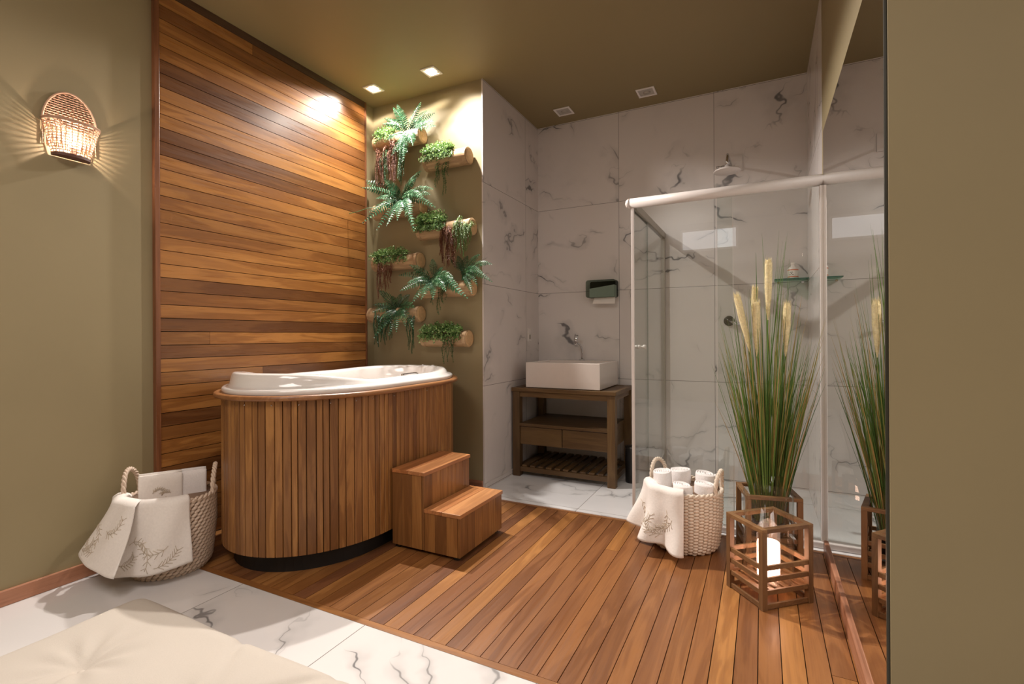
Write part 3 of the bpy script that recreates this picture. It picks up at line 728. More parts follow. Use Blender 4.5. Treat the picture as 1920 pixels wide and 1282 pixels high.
for i, (ua, ub, va, vb) in enumerate(LOGS):
    a = at(ua, va, LY); b = at(ub, vb, LY); zc = (a.z + b.z) / 2 - 0.002
    x0, x1 = a.x, b.x
    LG.append((x0, x1, zc))
    t = thing('log_planter', LOGN[i], 'planter', ((x0 + x1) / 2, LY, zc - LR), 'round log planters on the niche wall')
    # body with a planting trough cut in its top
    m = MB(); N = 28; a0, a1 = radians(62), radians(118); vs = []; fs = []
    def ringpt(k, R, xx):
        aa = a1 + (2 * pi - (a1 - a0)) * k / (N - 1); return (xx, LY + R * cos(aa), zc + R * sin(aa))
    for xx in (x0 + 0.03, x1 - 0.03):
        for R in (LR, LR - 0.01):
            for k in range(N): vs.append(ringpt(k, R, xx))
    for k in range(N - 1):
        fs.append((k, k + 1, 2 * N + k + 1, 2 * N + k)); fs.append((N + k, 3 * N + k, 3 * N + k + 1, N + k + 1))
    fs += [(0, 2 * N, 3 * N, N), (N - 1, 2 * N - 1, 4 * N - 1, 3 * N - 1)]
    m.add(vs, fs)
    m.build('body', m_log, t, smooth=True)
    for (xa, xb) in ((x0, x0 + 0.03), (x1 - 0.03, x1)):
        m = MB(); m.lathe([(LR - 0.012, -0.0), (LR + 0.001, 0.002), (LR + 0.002, xb - xa - 0.003), (LR - 0.003, xb - xa)], (xa, LY, zc), 32, axis='X')
        col_ = m.build('collar', m_log, t, smooth=False)
        e = xb if xa != x0 else xa; sg = 1 if xa != x0 else -1
        m = MB(); m.lathe([(LR - 0.004, sg * 0.0005), (LR - 0.010, sg * 0.003), (LR - 0.016, sg * 0.002), (LR - 0.018, sg * 0.004), (0.006, sg * 0.004), (0.004, sg * 0.002), (0.0005, sg * 0.002)], (e, LY, zc), 32, axis='X')
        m.build('end_disc', m_logend, col_, smooth=False)
    MB().box(x0 + 0.031, x1 - 0.031, LY - 0.030, LY + 0.030, zc + 0.028, zc + 0.042).build('moss', m_soil, t)

def frond(base, tip, hw, arch, mat, parent, n=15, curl=0.3):
    m = MB(); base = Vector(base); tip = Vector(tip); ch = tip - base; L = ch.length
    ctrl = base + ch * 0.45 + Vector((0, -0.03, 1)) * (arch * L)
    P_ = lambda s: base * (1 - s) ** 2 + ctrl * (2 * s * (1 - s)) + tip * (s * s)
    m.tube([P_(k / 10) for k in range(11)], lambda s: 0.0022 * (1 - s) + 0.0006, 5, r=0.2)
    vw = Vector((0.35, -1, 0.25)).normalized()
    for k in range(1, n + 1):
        s_ = 0.08 + 0.92 * k / n; p = P_(min(1, s_)); d = (P_(min(1, s_ + 0.02)) - P_(min(1, s_) - 0.02)).normalized()
        nrm = (vw - d * vw.dot(d)).normalized(); side = d.cross(nrm).normalized()
        w = hw * (min(1, s_ / 0.3) ** 0.7) * (1 - max(0, (s_ - 0.45) / 0.6) ** 1.6) * RND.uniform(0.88, 1.1)
        wid = L / n * 0.36
        for sg in (-1, 1):
            dr = (side * sg + d * 0.38 - nrm * curl * RND.uniform(0.2, 1.0)).normalized()
            up_ = nrm * 0.002
            q0 = p - d * wid * 0.5; q1 = p + d * wid * 0.5; tipp = p + dr * w
            mid = p + dr * w * 0.55
            m.add([q0, mid - d * wid * 0.95 + up_, tipp - nrm * w * 0.15, mid + d * wid * 0.85 + up_, q1, p + dr * w * 0.5 - nrm * 0.0015],
                  [(0, 1, 5), (1, 2, 5), (2, 3, 5), (3, 4, 5), (4, 0, 5)], RND.random())
    return m.build('frond', mat, parent)
def fern(label, base_px, tips, hw, mat, arch=0.16, ybase=2.80, extra=4):
    b = at(*base_px, ybase)
    t = thing('fern', label, 'fern', (b.x, b.y, b.z - 0.02), 'artificial ferns in the log planters')
    m = MB()
    for k in range(5): m.tube([b + Vector((RND.uniform(-.01, .01), RND.uniform(-.01, .01), -0.045)), b + Vector((RND.uniform(-.012, .012), RND.uniform(-.01, .01), 0.015))], 0.0035, 6)
    m.build('crown', m_trail, t)
    for (u, v, *yy) in tips:
        y = yy[0] if yy else RND.uniform(2.62, 2.80)
        tp = at(u, v, y); tp.x += 0; 
        off = Vector((RND.uniform(-.015, .015), RND.uniform(-.015, .01), RND.uniform(-0.01, .01)))
        frond(b + off, tp, hw * RND.uniform(0.9, 1.1), arch * RND.uniform(0.7, 1.3), mat, t)
    return t
fern('bright fern rising from the topmost log planter', (765, 250), [(738, 203), (745, 197, 2.76), (789, 192, 2.78), (800, 208, 2.74), (722, 222), (718, 232, 2.66), (814, 212, 2.82), (816, 236), (812, 226, 2.7), (774, 272, 2.62), (748, 280, 2.6), (735, 290, 2.62), (756, 300, 2.62), (725, 262, 2.6)], 0.040, m_fern)
fern('widely spreading fern in the second left planter, reaching over the wood panel', (752, 375), [(678, 340), (681, 352, 2.6), (721, 336), (730, 345, 2.7), (789, 321), (781, 333, 2.72), (811, 354), (806, 364, 2.65), (815, 388, 2.7), (725, 423, 2.56), (707, 430, 2.6), (681, 417, 2.6), (776, 432, 2.6), (771, 410, 2.55), (693, 397, 2.58), (745, 412, 2.52), (795, 372, 2.6), (706, 372, 2.58)], 0.040, m_fern)
fern('large fern arching over the long right planter and the bead strands', (810, 525), [(749, 516), (751, 545, 2.58), (773, 567, 2.56), (769, 497, 2.7), (790, 560, 2.55), (863, 551, 2.58), (876, 558, 2.64), (849, 520, 2.54), (830, 502, 2.7), (857, 532, 2.55), (765, 530, 2.55), (836, 545, 2.52), (811, 486, 2.78), (812, 560, 2.55)], 0.038, m_fern)
fern('dark fern at the right end of the long planter, overlapping the marble edge', (868, 513), [(922, 495, 2.62), (922, 528, 2.6), (900, 477, 2.7), (905, 512, 2.6), (877, 480, 2.8), (845, 487, 2.78), (895, 535, 2.6), (885, 550, 2.6), (858, 480, 2.8)], 0.030, m_ferndark)
fern('dark drooping fern in the lowest left planter', (747, 580), [(711, 545, 2.7), (701, 571, 2.66), (698, 585, 2.62), (714, 597, 2.58), (729, 628, 2.6), (743, 621, 2.58), (775, 616, 2.62), (702, 632, 2.66), (777, 577, 2.64), (768, 553, 2.76), (752, 551, 2.78), (760, 610, 2.56), (720, 613, 2.6), (735, 556, 2.78)], 0.038, m_ferndark)

def bush(label, cx0, cx1, ztop, zlow, yfront, mat, n=520, leaf=0.0105, name='leafy_plant'):
    t = thing(name, label, 'plant', ((cx0 + cx1) / 2, LY, zlow + 0.04), 'small-leaved bushes in the log planters')
    m = MB(); st = MB()
    cz = zlow
    for k in range(n // 9):
        xx = RND.uniform(cx0, cx1); a = RND.uniform(-0.35 * pi, 1.05 * pi * 0.5)
        e = 1 - abs((xx - (cx0 + cx1) / 2) / ((cx1 - cx0) / 2)) ** 3 * 0.5
        # stems rise from the trough and lean out towards the room
        top = Vector((xx + RND.uniform(-.012, .012), LY - (0.02 + (LY - yfront) * max(0, cos(a)) * RND.uniform(.4, 1)), cz + (ztop - cz) * max(0.05, abs(sin(a))) * e * RND.uniform(0.55, 1)))
        if a < 0: top.z = cz - (0.02 + 0.035 * RND.random())
        b = Vector((xx * 0.9 + 0.1 * (cx0 + cx1) / 2, LY - 0.01, cz))
        mid = (b + top) / 2 + Vector((0, -0.012, 0.02))
        pts = [b, mid, top]; st.tube(pts, 0.0009, 4)
        for q in range(9):
            s_ = 0.35 + 0.65 * q / 8; p = b * (1 - s_) ** 2 + mid * 2 * s_ * (1 - s_) + top * s_ * s_
            d = Vector((RND.uniform(-1, 1), RND.uniform(-1.2, .3), RND.uniform(-.4, 1))).normalized(); sd = d.orthogonal().normalized()
            sd = (sd * cos(q) + d.cross(sd) * sin(q)); L = leaf * RND.uniform(.7, 1.4); w = L * 0.34; p = p + d * 0.003
            nn = d.cross(sd)
            m.add([p, p + d * L * .5 + sd * w, p + d * L - nn * w * .4, p + d * L * .5 - sd * w], [(0, 1, 2, 3)], RND.random())
    st.build('stems', m_trail, t); m.build('foliage', mat, t)
    return t
def lx(i, f): return LG[i][0] + (LG[i][1] - LG[i][0]) * f
bush('pale green small-leaved bush filling the upper right log planter', lx(1, .02), lx(1, .72), LG[1][2] + 0.13, LG[1][2] + 0.034, LY - 0.09, m_bush, 3000)
bush('light green bush on the left half of the middle right log planter', lx(3, .0), lx(3, .58), LG[3][2] + 0.15, LG[3][2] + 0.034, LY - 0.10, m_bush, 2800)
bush('low green bush along the third left log planter', lx(4, .02), lx(4, .80), LG[4][2] + 0.115, LG[4][2] + 0.034, LY - 0.08, m_bush, 2200)
bush('green bush spilling over the lowest right log planter', lx(7, .03), lx(7, .92), LG[7][2] + 0.12, LG[7][2] + 0.034, LY - 0.09, m_bush, 2400, 0.0135)
bush('small light bush at the left end of the topmost log planter', lx(0, .05), lx(0, .5), LG[0][2] + 0.11, LG[0][2] + 0.034, LY - 0.09, m_bush, 1300)

def trailing(label, strands, mat, kind='bead', name='trailing_plant'):
    """strands: (u, vtop, vbottom)"""
    p0 = at(strands[0][0], strands[0][1], LY)
    t = thing(name, label, 'trailing plant', (p0.x, LY, p0.z), 'trailing plants hanging from the log planters')
    for (u, v0, v1) in strands + [(a_ + RND.uniform(-4, 4), b_ + RND.uniform(-4, 4), c_ - RND.uniform(2, 16)) for a_, b_, c_ in strands for q_ in range(2 if kind == 'hair' else 1)]:
        m = MB(); a = at(u, v0, LY - 0.066); b = at(u + RND.uniform(-1, 1), v1, LY - 0.062)
        a0 = Vector((a.x, LY - 0.01, a.z + 0.02)); pts = [a0, Vector((a.x, LY - 0.055, a.z + 0.022))]
        N = 14; wob = RND.uniform(0, 6)
        for k in range(N + 1):
            f = k / N; p = a.lerp(b, f); p.x += 0.005 * sin(f * 7 + wob); p.y += 0.004 * sin(f * 5 + wob); pts.append(p)
        m.tube(pts, 0.0011 if kind != 'hair' else 0.0007, 4)
        L = abs(a.z - b.z)
        cnt = int(L / (0.0030 if kind == 'bead' else 0.0011)) + 4
        for k in range(cnt):
            f = k / cnt; ii = min(len(pts) - 2, int(f * (len(pts) - 1))); g = f * (len(pts) - 1) - ii; p = pts[ii].lerp(pts[ii + 1], g)
            ang = k * 2.4; d = Vector((cos(ang), sin(ang) * .8 - .3, RND.uniform(-.7, .3))).normalized(); sd = d.cross(Vector((0, 0, 1))).normalized()
            if kind == 'bead': L_, w = 0.0125 * (1 - .45 * f), 0.0046
            else: L_, w = 0.021 * (1 - .5 * f) * RND.uniform(.6, 1.2), 0.0016; d = (d + Vector((0, 0, -1.0))).normalized()
            m.add([p, p + d * L_ * .5 + sd * w, p + d * L_, p + d * L_ * .5 - sd * w], [(0, 1, 2, 3)], RND.random())
        m.build('strand', mat, t)
    return t
trailing('russet strands hanging from the left end of the topmost planter', [(708, 285, 350), (713, 290, 356), (718, 280, 352), (733, 265, 340), (738, 270, 346), (729, 285, 335), (742, 275, 338)], m_redhair, 'hair')
trailing('fine green strands hanging beside the russet ones on the topmost planter', [(721, 285, 340), (725, 290, 345), (747, 275, 335), (751, 285, 345), (756, 285, 330), (714, 300, 330)], m_trail, 'hair')
trailing('two bead-leaved strands hanging below the upper right planter', [(817, 312, 352), (822, 312, 338), (831, 310, 367), (835, 310, 345)], m_trail)
trailing('russet trailing plant spilling from the middle right planter', [(829, 430, 492), (833, 425, 497), (838, 430, 502), (826, 445, 478), (843, 430, 498), (848, 440, 490), (853, 445, 500), (836, 440, 485)], m_redhair, 'hair')
trailing('feathery green trails on the right of the middle right planter', [(852, 418, 462), (858, 412, 470), (863, 416, 475), (868, 420, 482), (874, 420, 470), (879, 425, 458), (883, 422, 450)], m_bush, 'hair')
trailing('brown dry strands below the third left planter', [(708, 495, 560), (714, 498, 548), (722, 500, 545), (728, 500, 540), (733, 498, 530)], m_redhair, 'hair')
trailing('short bead-leaved strands below the large arching fern', [(821, 548, 590), (825, 545, 582), (811, 545, 572), (830, 545, 570), (836, 548, 562)], m_trail)
trailing('long hair-like green strands below the lowest left planter', [(703, 590, 645), (709, 595, 650), (715, 595, 640), (722, 598, 645), (731, 598, 636), (767, 600, 655), (774, 598, 662)], m_ferndark, 'hair')
trailing('bead-leaved strands hanging from the lowest right planter towards the tub', [(833, 636, 682), (838, 636, 678), (849, 636, 680), (845, 638, 660), (829, 636, 660)], m_trail)
t = thing('dry_vine', 'single dry tendril reaching from the planters across the wood panel edge', 'vine', tuple(at(700, 380, LY)))
mb = MB(); pts = [at(720, 385, LY), at(705, 388, 2.72), at(690, 390, 2.66), at(670, 397, 2.62), at(656, 400, 2.60)]
mb.tube(pts, 0.0022, 5); mb.build('stem', m_trail, t)
mb = MB(); mb.bead(pts[-1], Vector((1, 0, 0)), Vector((0, 1, 0)), Vector((0, 0, 1)), .006, .004, .004); mb.build('bud', m_bush, t)

# ================================================================== WICKER SCONCE
SYc, SZb, SZr = 1.035, 1.792, 1.925
t = thing('wicker_sconce', 'lit woven wicker wall lamp shaped like a half basket on the left wall', 'wall lamp', (XL, SYc, SZb))
def spt(a, z, out=0.0):
    """a: 0..pi around the half basket front"""
    f = (z - SZb) / (SZr - SZb); hy = 0.062 + (0.093 - 0.062) * f + out; hx = 0.050 + 0.022 * f + out
    return Vector((XL + 0.006 + hx * (abs(sin(a)) ** 0.7), SYc - hy * cos(a), z))
NA = 15; mb = MB()
for k in range(NA):
    a = pi * k / (NA - 1); mb.tube([spt(a, SZb), spt(a, (SZb + SZr) / 2), spt(a, SZr)], 0.0015, 5)
mb.build('upright_strands', m_wicker, t, smooth=True)
mb = MB(); nrow = 13
for r_ in range(nrow):
    z = SZb + 0.006 + (SZr - SZb - 0.008) * r_ / (nrow - 1)
    pts = []
    for q in range((NA - 1) * 3 + 1):
        a = pi * q / ((NA - 1) * 3); pts.append(spt(a, z, 0.0022 * cos(pi * q / 3 + pi * r_)))
    mb.tube(pts, 0.0019, 5)
mb.build('woven_strands', m_wicker, t, smooth=True)
mb = MB()
for dz in (0, 0.006):
    mb.tube([spt(pi * q / 30, SZr + dz, 0.002) for q in range(31)], 0.0034, 6)
mb.build('rim', m_wicker, t, smooth=True)
# arched back plate
def arch(y):
    u = (y - SYc) / 0.093; return SZr + 0.138 * (max(0, 1 - u * u)) ** 0.55
mb = MB()
for r_ in range(16):
    z = SZr - 0.01 + 0.0098 * r_
    hw = 0
    for q in range(200):
        y = 0.093 * q / 200
        if arch(SYc + y) > z: hw = y
    if hw > 0.01:
        n = max(6, int(hw / 0.002)); mb.tube([(XL + 0.006 + 0.002 * cos(j * pi / 2 + r_ * pi), SYc - hw + 2 * hw * j / n, z) for j in range(n + 1)], 0.0026, 5)
for k in range(15):
    y = SYc - 0.09 + 0.18 * k / 14; zt = arch(y)
    if zt > SZr + 0.01: mb.tube([(XL + 0.004, y, SZr - 0.1), (XL + 0.004, y, zt)], 0.0018, 5)
mb.build('back_plate', m_wicker, t, smooth=True)
mb = MB(); mb.tube([(XL + 0.008, SYc - 0.093 * cos(pi * q / 30), SZr + 0.138 * abs(sin(pi * q / 30)) ** 1.1) for q in range(31)], 0.0042, 6)
mb.build('arch_rim', m_wicker, t, smooth=True)
mb = MB(); vs = [spt(pi * q / 20, SZb, 0.003) for q in range(21)]
mb.add([(p.x, p.y, SZb - 0.006) for p in vs] + [(p.x, p.y, SZb + 0.004) for p in vs] , [(q, q + 1, 22 + q, 21 + q) for q in range(20)] + [tuple(reversed(range(21))), tuple(range(21, 42))])
mb.build('base', m_wickerdark, t)
MB().lathe([(0.012, 0), (0.012, 0.03), (0.009, 0.034)], (XL + 0.034, SYc, SZb + 0.0045), 14).build('lamp_holder', m_bottle, t)
hold_ = bpy.data.objects['lamp_holder']
MB().lathe([(0.0005, 0), (0.004, 0.002), (0.005, 0.006), (0.004, 0.011), (0.0005, 0.014)], (XL + 0.036, SYc, SZb + 0.050), 14).build('bulb', m_wbulb, hold_, smooth=True)

# ================================================================== BASKETS
def basket(label, cx, cy, rb, rtp, h, cols, rows, mat, tilt, stag, handles, name='rope_basket', lean=(0, 0)):
    t = thing(name, label, 'basket', (cx, cy, 0))
    def pos(a, z, out=0.0):
        f = z / h; R = rb + (rtp - rb) * min(1, f * 1.6) ** 0.8 + out
        if f < 0.12: R -= 0.018 * (1 - f / 0.12) ** 2
        return Vector((cx + lean[0] * f + R * cos(a), cy + lean[1] * f + R * sin(a), z))
    m = MB(); dz = h / rows
    for i in range(rows):
        for k in range(cols):
            a = 2 * pi * (k + (0.5 if stag and i % 2 else 0)) / cols
            z = dz * (i + 0.5) + (dz * 0.5 if (not stag and k % 2) else 0)
            if z > h: continue
            if z < dz * 0.5: z = dz * 0.5
            c = pos(a, z); T = Vector((-sin(a), cos(a), 0)); N_ = Vector((cos(a), sin(a), 0)); Z = Vector((0, 0, 1))
            T2 = (T + Z * tilt).normalized(); Z2 = N_.cross(T2) * -1
            R = (c - Vector((cx, cy, z))).length
            m.bead(c, T2, N_, Z2, pi * R / cols * 1.32, 0.0085, dz * 0.56)
    m.build('woven_body', mat, t, smooth=True)
    MB().lathe([(rb - 0.03, 0.004), (rb - 0.008, 0.02), (rb + 0.002, h * 0.2), (rtp - 0.008, h * 0.6), (rtp - 0.006, h - 0.006)], (cx, cy, 0), 40).build('lining', m_liner, t, smooth=True)
    m = MB()
    for s_ in (0, pi):
        pts = []
        for k in range(200):
            f = k / 199; a = 2 * pi * f; p = pos(a, h); w = a * 22 + s_
            pts.append(p + Vector((cos(a), sin(a), 0)) * 0.005 * cos(w) + Vector((0, 0, 0.005 * sin(w))))
        m.tube(pts, 0.0058, 6)
    m.build('braided_rim', mat, t, smooth=True)
    for (a, wid, hh) in handles:
        m = MB(); 
        for s_ in (0, 2 * pi / 3, 4 * pi / 3):
            pts = []
            for k in range(70):
                f = k / 69; th = pi * f; aa = a + wid * (cos(th)); b = pos(aa, h); 
                p = Vector((b.x, b.y, h - 0.02 + (hh + 0.02) * sin(th) ** 0.75)); w = f * 34 + s_
                N_ = Vector((cos(aa), sin(aa), 0)); T = Vector((-sin(aa), cos(aa), 0)); dd = (T * -sin(th) + Vector((0, 0, 1)) * cos(th)).normalized(); Q = N_.cross(dd)
                pts.append(p + N_ * 0.0055 * cos(w) + Q * 0.0055 * sin(w))
            m.tube(pts, 0.0052, 6)
        m.build('handle', mat, t, smooth=True)
    return pos
BL = (-2.385, 1.305); BRt = (-0.345, 2.575)
posL = basket('cream knotted rope basket against the left wall, with two embroidered towels draped over it', BL[0], BL[1], 0.150, 0.172, 0.325, 40, 21, m_rope, 0.42, True, [(radians(55), 0.32, 0.115), (radians(-145), 0.36, 0.12)])
posR = basket('cream twined rope basket beside the shower, with a ruffled towel hanging from it', BRt[0], BRt[1], 0.150, 0.170, 0.285, 44, 19, m_rope2, 0.0, False, [(radians(-10), 0.36, 0.10), (radians(150), 0.36, 0.10)])

def sheet(name, label, fn, mat, nu=44, nv=34, th=0.004, embro=None, group=None, cat='towel'):
    m = MB().grid(lambda u, v: fn(u, v), nu, nv, r=.5)
    p = fn(.5, 1)
    t = thing(name, label, cat, (p[0], p[1], max(0.0, p[2])), group)
    m.build('cloth', mat, t, smooth=True, thick=th)
    if embro:
        e = MB()
        for line, wdt in embro:
            pts = []
            for (u, v) in line:
                a = Vector(fn(u, v)); b = Vector(fn(min(1, u + .01), v)); c = Vector(fn(u, min(1, v + .01))); n = (b - a).cross(c - a)
                if n.length > 0: n.normalize()
                tocam = CAMP - a
                if n.dot(tocam) < 0: n = -n
                pts.append(a + n * (th * 0.5 + 0.0008))
            e.tube(pts, wdt, 4)
        e.build('embroidery', m_thread, t, smooth=True)
    return t
def sprig(cu, cv, ang, L, n=7, curl=1.2, asp=1.0):
    """curling branch of embroidery in cloth coordinates"""
    out = []; pts = []; u, v, a = cu, cv, ang
    for k in range(16):
        pts.append((min(.99, max(.01, u)), min(.99, max(.01, v)))); u += L / 16 * cos(a) * asp; v += L / 16 * sin(a); a += curl / 16
        if k % 2 == 1 and k < 15:
            for sg in (-1, 1):
                q = [(min(.99, max(.01, u + asp * s_ * 0.07 * cos(a + sg * .8))), min(.99, max(.01, v + s_ * 0.07 * sin(a + sg * .8)))) for s_ in (0, .5, 1)]
                out.append((q, 0.0011))
    out.append((pts, 0.0012)); return out
def draped(center, pos, h, a0, a1, L, flare, inside=0.05, wav=0.012, nw=2.5, skew=0.0, out0=0.014, seed=0.0, slope=0.0):
    """cloth over the rim between angles a0..a1, v=0 inside the basket, v=1 the hanging hem"""
    tot = inside + 0.03 + L
    def fn(u, v):
        s_ = v * tot; a = a0 + (a1 - a0) * u + skew * max(0, v - .25)
        if s_ < inside: out = -0.028; z = h - (inside - s_) * 0.7 + 0.012
        elif s_ < inside + 0.03:
            f = (s_ - inside) / 0.03; out = -0.028 + (0.028 + out0) * f; z = h + 0.012 + 0.012 * sin(pi * f)
        else:
            d = s_ - inside - 0.03; f = d / L; out = out0 + flare * f ** 1.3; z = h + 0.010 - d * (1 - 0.12 * flare)
        z += slope * (u - .5) * max(0, v - .2)
        b = pos(a, h); bx = Vector((cos(a), sin(a), 0))
        fold = wav * sin(2 * pi * nw * u + seed) * max(0, v - 0.25) + 0.004 * sin(13 * u + 7 * v + seed)
        p = b + bx * (out + fold); return (p.x, p.y, max(z, 0.008))
    return fn
emA = sprig(.12, .62, -.6, .5, curl=2.6) + sprig(.55, .60, .3, .45, curl=-2.0) + sprig(.5, .85, 2.6, .35, curl=1.5) + sprig(.2, .92, .1, .3, curl=-2)
emB = sprig(.30, .66, -.5, .6, curl=2.9, asp=.8) + sprig(.75, .72, 2.4, .4, curl=2.2) + sprig(.18, .88, .2, .25, curl=-1.5) + sprig(.62, .93, .0, .3, curl=-1.2)
sheet('embroidered_towel', 'ivory embroidered towel flaring out on the wall side of the left basket', draped(BL, posL, 0.33, radians(-132), radians(-64), 0.225, 0.10, wav=0.012, nw=1.3, slope=-0.05, out0=0.036), m_linen, embro=emA, group=None)
sheet('embroidered_towel', 'long ivory embroidered towel hanging down the front of the left basket, nearly to the floor', draped(BL, posL, 0.33, radians(-104), radians(-8), 0.285, 0.030, wav=0.012, nw=1.7, seed=1.0, slope=0.05), m_linen, embro=emB)
emC = sprig(.15, .55, .4, .5, curl=2.0) + sprig(.75, .5, 1.2, .5, curl=2.2) + sprig(.3, .75, .6, .35, curl=-2.5) + sprig(.7, .85, 2.8, .3, curl=2.0) + sprig(.85, .6, 1.8, .35, curl=1.6)
sheet('ruffled_towel', 'ivory ruffled hand towel folded over the rim of the basket by the shower', draped(BRt, posR, 0.29, radians(-172), radians(-84), 0.235, 0.055, wav=0.042, nw=2.3, slope=-0.07, out0=0.022, seed=0.8), m_linen, nu=56, embro=emC)

def rolled(label, cx, cy, z0, r, h, axis=(0, 0, 1), group=None, mat=None):
    """a rolled towel: a thick spiral of cloth"""
    ax = Vector(axis).normalized(); e1 = ax.orthogonal().normalized(); e2 = ax.cross(e1)
    t = thing('rolled_towel', label, 'towel', (cx, cy, z0), group)
    m = MB(); turns = 4; N = 90; vs = []; th = r / (turns + 0.5) * 0.5; c = Vector((cx, cy, z0)); sd = RND.uniform(0, 6)
    for k in range(N + 1):
        f = k / N; a = sd + 2 * pi * turns * f; R = r * (0.10 + 0.90 * f) - th
        dr = e1 * cos(a) + e2 * sin(a); q = 0.004 * sin(a * 1.0 + sd) * 1.0
        wob = 1 + 0.05 * sin(2 * a + sd)
        for (rr, zz) in ((R - th * .8, 0.0), (R + th * .8, 0.0), (R + th * .95, h - 0.006), (R + th * .5, h + q), (R - th * .5, h + q), (R - th * .95, h - 0.006)):
            vs.append(c + dr * (rr * wob) + ax * zz)
    fs = []
    for k in range(N):
        for j in range(6): fs.append((k * 6 + j, k * 6 + (j + 1) % 6, (k + 1) * 6 + (j + 1) % 6, (k + 1) * 6 + j))
    fs += [(5, 4, 3, 2, 1, 0), tuple(N * 6 + j for j in range(6))]
    m.add(vs, fs, .5); m.build('roll', mat or m_towel, t, smooth=True)
    return t
GT = 'rolled white towels in the basket by the shower'
rolled('white rolled towel standing tallest at the left of the basket by the shower', -0.430, 2.530, 0.06, 0.050, 0.300, (-.06, 0.0, 1), GT)
rolled('white rolled towel at the back middle of the basket by the shower', -0.378, 2.642, 0.06, 0.057, 0.285, (0, 0.03, 1), GT)
rolled('white rolled towel at the back right of the basket by the shower', -0.262, 2.643, 0.06, 0.056, 0.282, (0.02, 0.02, 1), GT)
rolled('white rolled towel at the front middle of the basket by the shower', -0.342, 2.478, 0.06, 0.050, 0.262, (0, -0.02, 1), GT)
rolled('white rolled towel at the front right, inside the handle of the shower-side basket', -0.250, 2.530, 0.06, 0.055, 0.265, (0.02, -0.02, 1), GT)
# standing folded towels in the left basket
def folded(label, c, yaw, w, d, h, tilt, mat, emb=True):
    t = thing('folded_towel', label, 'towel', c)
    ex = Vector((cos(yaw), sin(yaw), 0)); ez = (Vector((0, 0, 1)) + Vector((-sin(yaw), cos(yaw), 0)) * tilt).normalized(); ey = ez.cross(ex)
    c = Vector(c)
    nl = 4
    for k in range(nl):
        m = MB(); off = (k - (nl - 1) / 2) * d / nl; hh = h * (1 - 0.02 * abs(k - 1)); th = d / nl * 0.47
        def f(u, v, off=off, hh=hh, th=th):
            a = 2 * pi * u; X = (w / 2) * (1 if cos(a) > 0 else -1) * abs(cos(a)) ** 0.25; Y = th * (1 if sin(a) > 0 else -1) * abs(sin(a)) ** 0.6
            sc_ = 1.0 if v < 0.93 else sqrt(max(0.02, 1 - ((v - 0.93) / 0.07) ** 2))
            return c + ex * X * (0.97 + 0.03 * sc_) + ey * (off + Y * sc_ + 0.002 * sin(9 * u + 5 * v)) + ez * (hh * v)
        m.grid(f, 40, 26, r=.5, closeu=True)
        m.add([f(k2 / 40, 1) for k2 in range(40)], [tuple(range(40))], .5)
        m.build('fold', mat, t, smooth=True)
    if emb:
        e = MB()
        for line, wd in sprig(.3, .55, -1.2, .4, curl=2.4) + sprig(.75, .6, -2.2, .3, curl=-2) + sprig(.4, .8, .4, .3, curl=-1.5):
            e.tube([c + ex * ((u - .5) * w * .9) - ey * (d / 2 + 0.003) + ez * (h * (1 - v * .5)) for u, v in line], wd, 4)
        e.build('embroidery', m_thread, t, smooth=True)
folded('ivory embroidered towel folded upright in the middle of the left basket', (-2.41, 1.275, 0.12), radians(62), 0.16, 0.05, 0.315, -0.05, m_linen)
folded('plain white towel folded upright behind, next to the raised handle of the left basket', (-2.355, 1.375, 0.12), radians(62), 0.12, 0.06, 0.31, 0.02, m_towel, False)

# ================================================================== LANTERNS
def lantern(label, corners, h, slats, wpost=0.022):
    """corners: FL, FR, BR, BL floor points"""
    cs = [Vector((x, y, 0)) for x, y in corners]; cen = sum(cs, Vector()) / 4
    t = thing('wooden_lantern', label, 'lantern', tuple(cen))
    def inset(c, d): v = cen - c; v.normalize(); return c + v * d
    Z = Vector((0, 0, 1)); ex = (cs[1] - cs[0]).normalized(); ey = Z.cross(ex)
    pc = [inset(c, wpost * 0.72) for c in cs]
    for c in pc: MB().obox(c + Z * (h - wpost * .7) / 2, ex, ey, Z, wpost, wpost, h - wpost * .7).build('post', m_lan, t, bevel=0.0012)
    pr = [(pc[0], pc[1]), (pc[1], pc[2]), (pc[2], pc[3]), (pc[3], pc[0])]
    for i, (a, b) in enumerate(pr):
        d = (b - a).normalized(); ext = wpost * .5 if i % 2 == 0 else -wpost * .5
        MB().bar(a - d * ext + Z * (h - wpost * .35), b + d * ext + Z * (h - wpost * .35), wpost, wpost * .7).build('top_rail', m_lan_x, t, bevel=0.0012)
    for i, (a, b) in enumerate(pr):
        d = (b - a).normalized(); n_ = (( (a + b) / 2) - Vector((cen.x, cen.y, 0))).normalized()
        for z in slats:
            MB().bar(a + d * wpost * .5 + Z * z + n_ * 0.003, b - d * wpost * .5 + Z * z + n_ * 0.003, 0.009, 0.018).build('slat', m_lan_x, t, bevel=0.001)
    # slatted platform
    L = (cs[2] - cs[1]).length
    for k in range(6):
        f = (k + .5) / 6; a = pc[0].lerp(pc[3], f); b = pc[1].lerp(pc[2], f); d = (b - a).normalized()
        MB().bar(a + Z * 0.060 + d * 0.004, b + Z * 0.060 - d * 0.004, 0.022, 0.008).build('platform_slat', m_lan_x, t, bevel=0.001)
    return t
L1 = [(-0.136, 2.217), (-0.003, 2.063), (0.173, 2.221), (0.040, 2.375)]
lantern('open wooden lantern frame in front, holding the lit candle', L1, 0.303, (0.012, 0.064, 0.112, 0.156))
L2 = [(-0.068, 2.470), (0.160, 2.525), (0.108, 2.742), (-0.120, 2.687)]
lantern('open wooden lantern frame behind, against the shower, holding the grass vase', L2, 0.305, (0.012, 0.064, 0.112, 0.156))
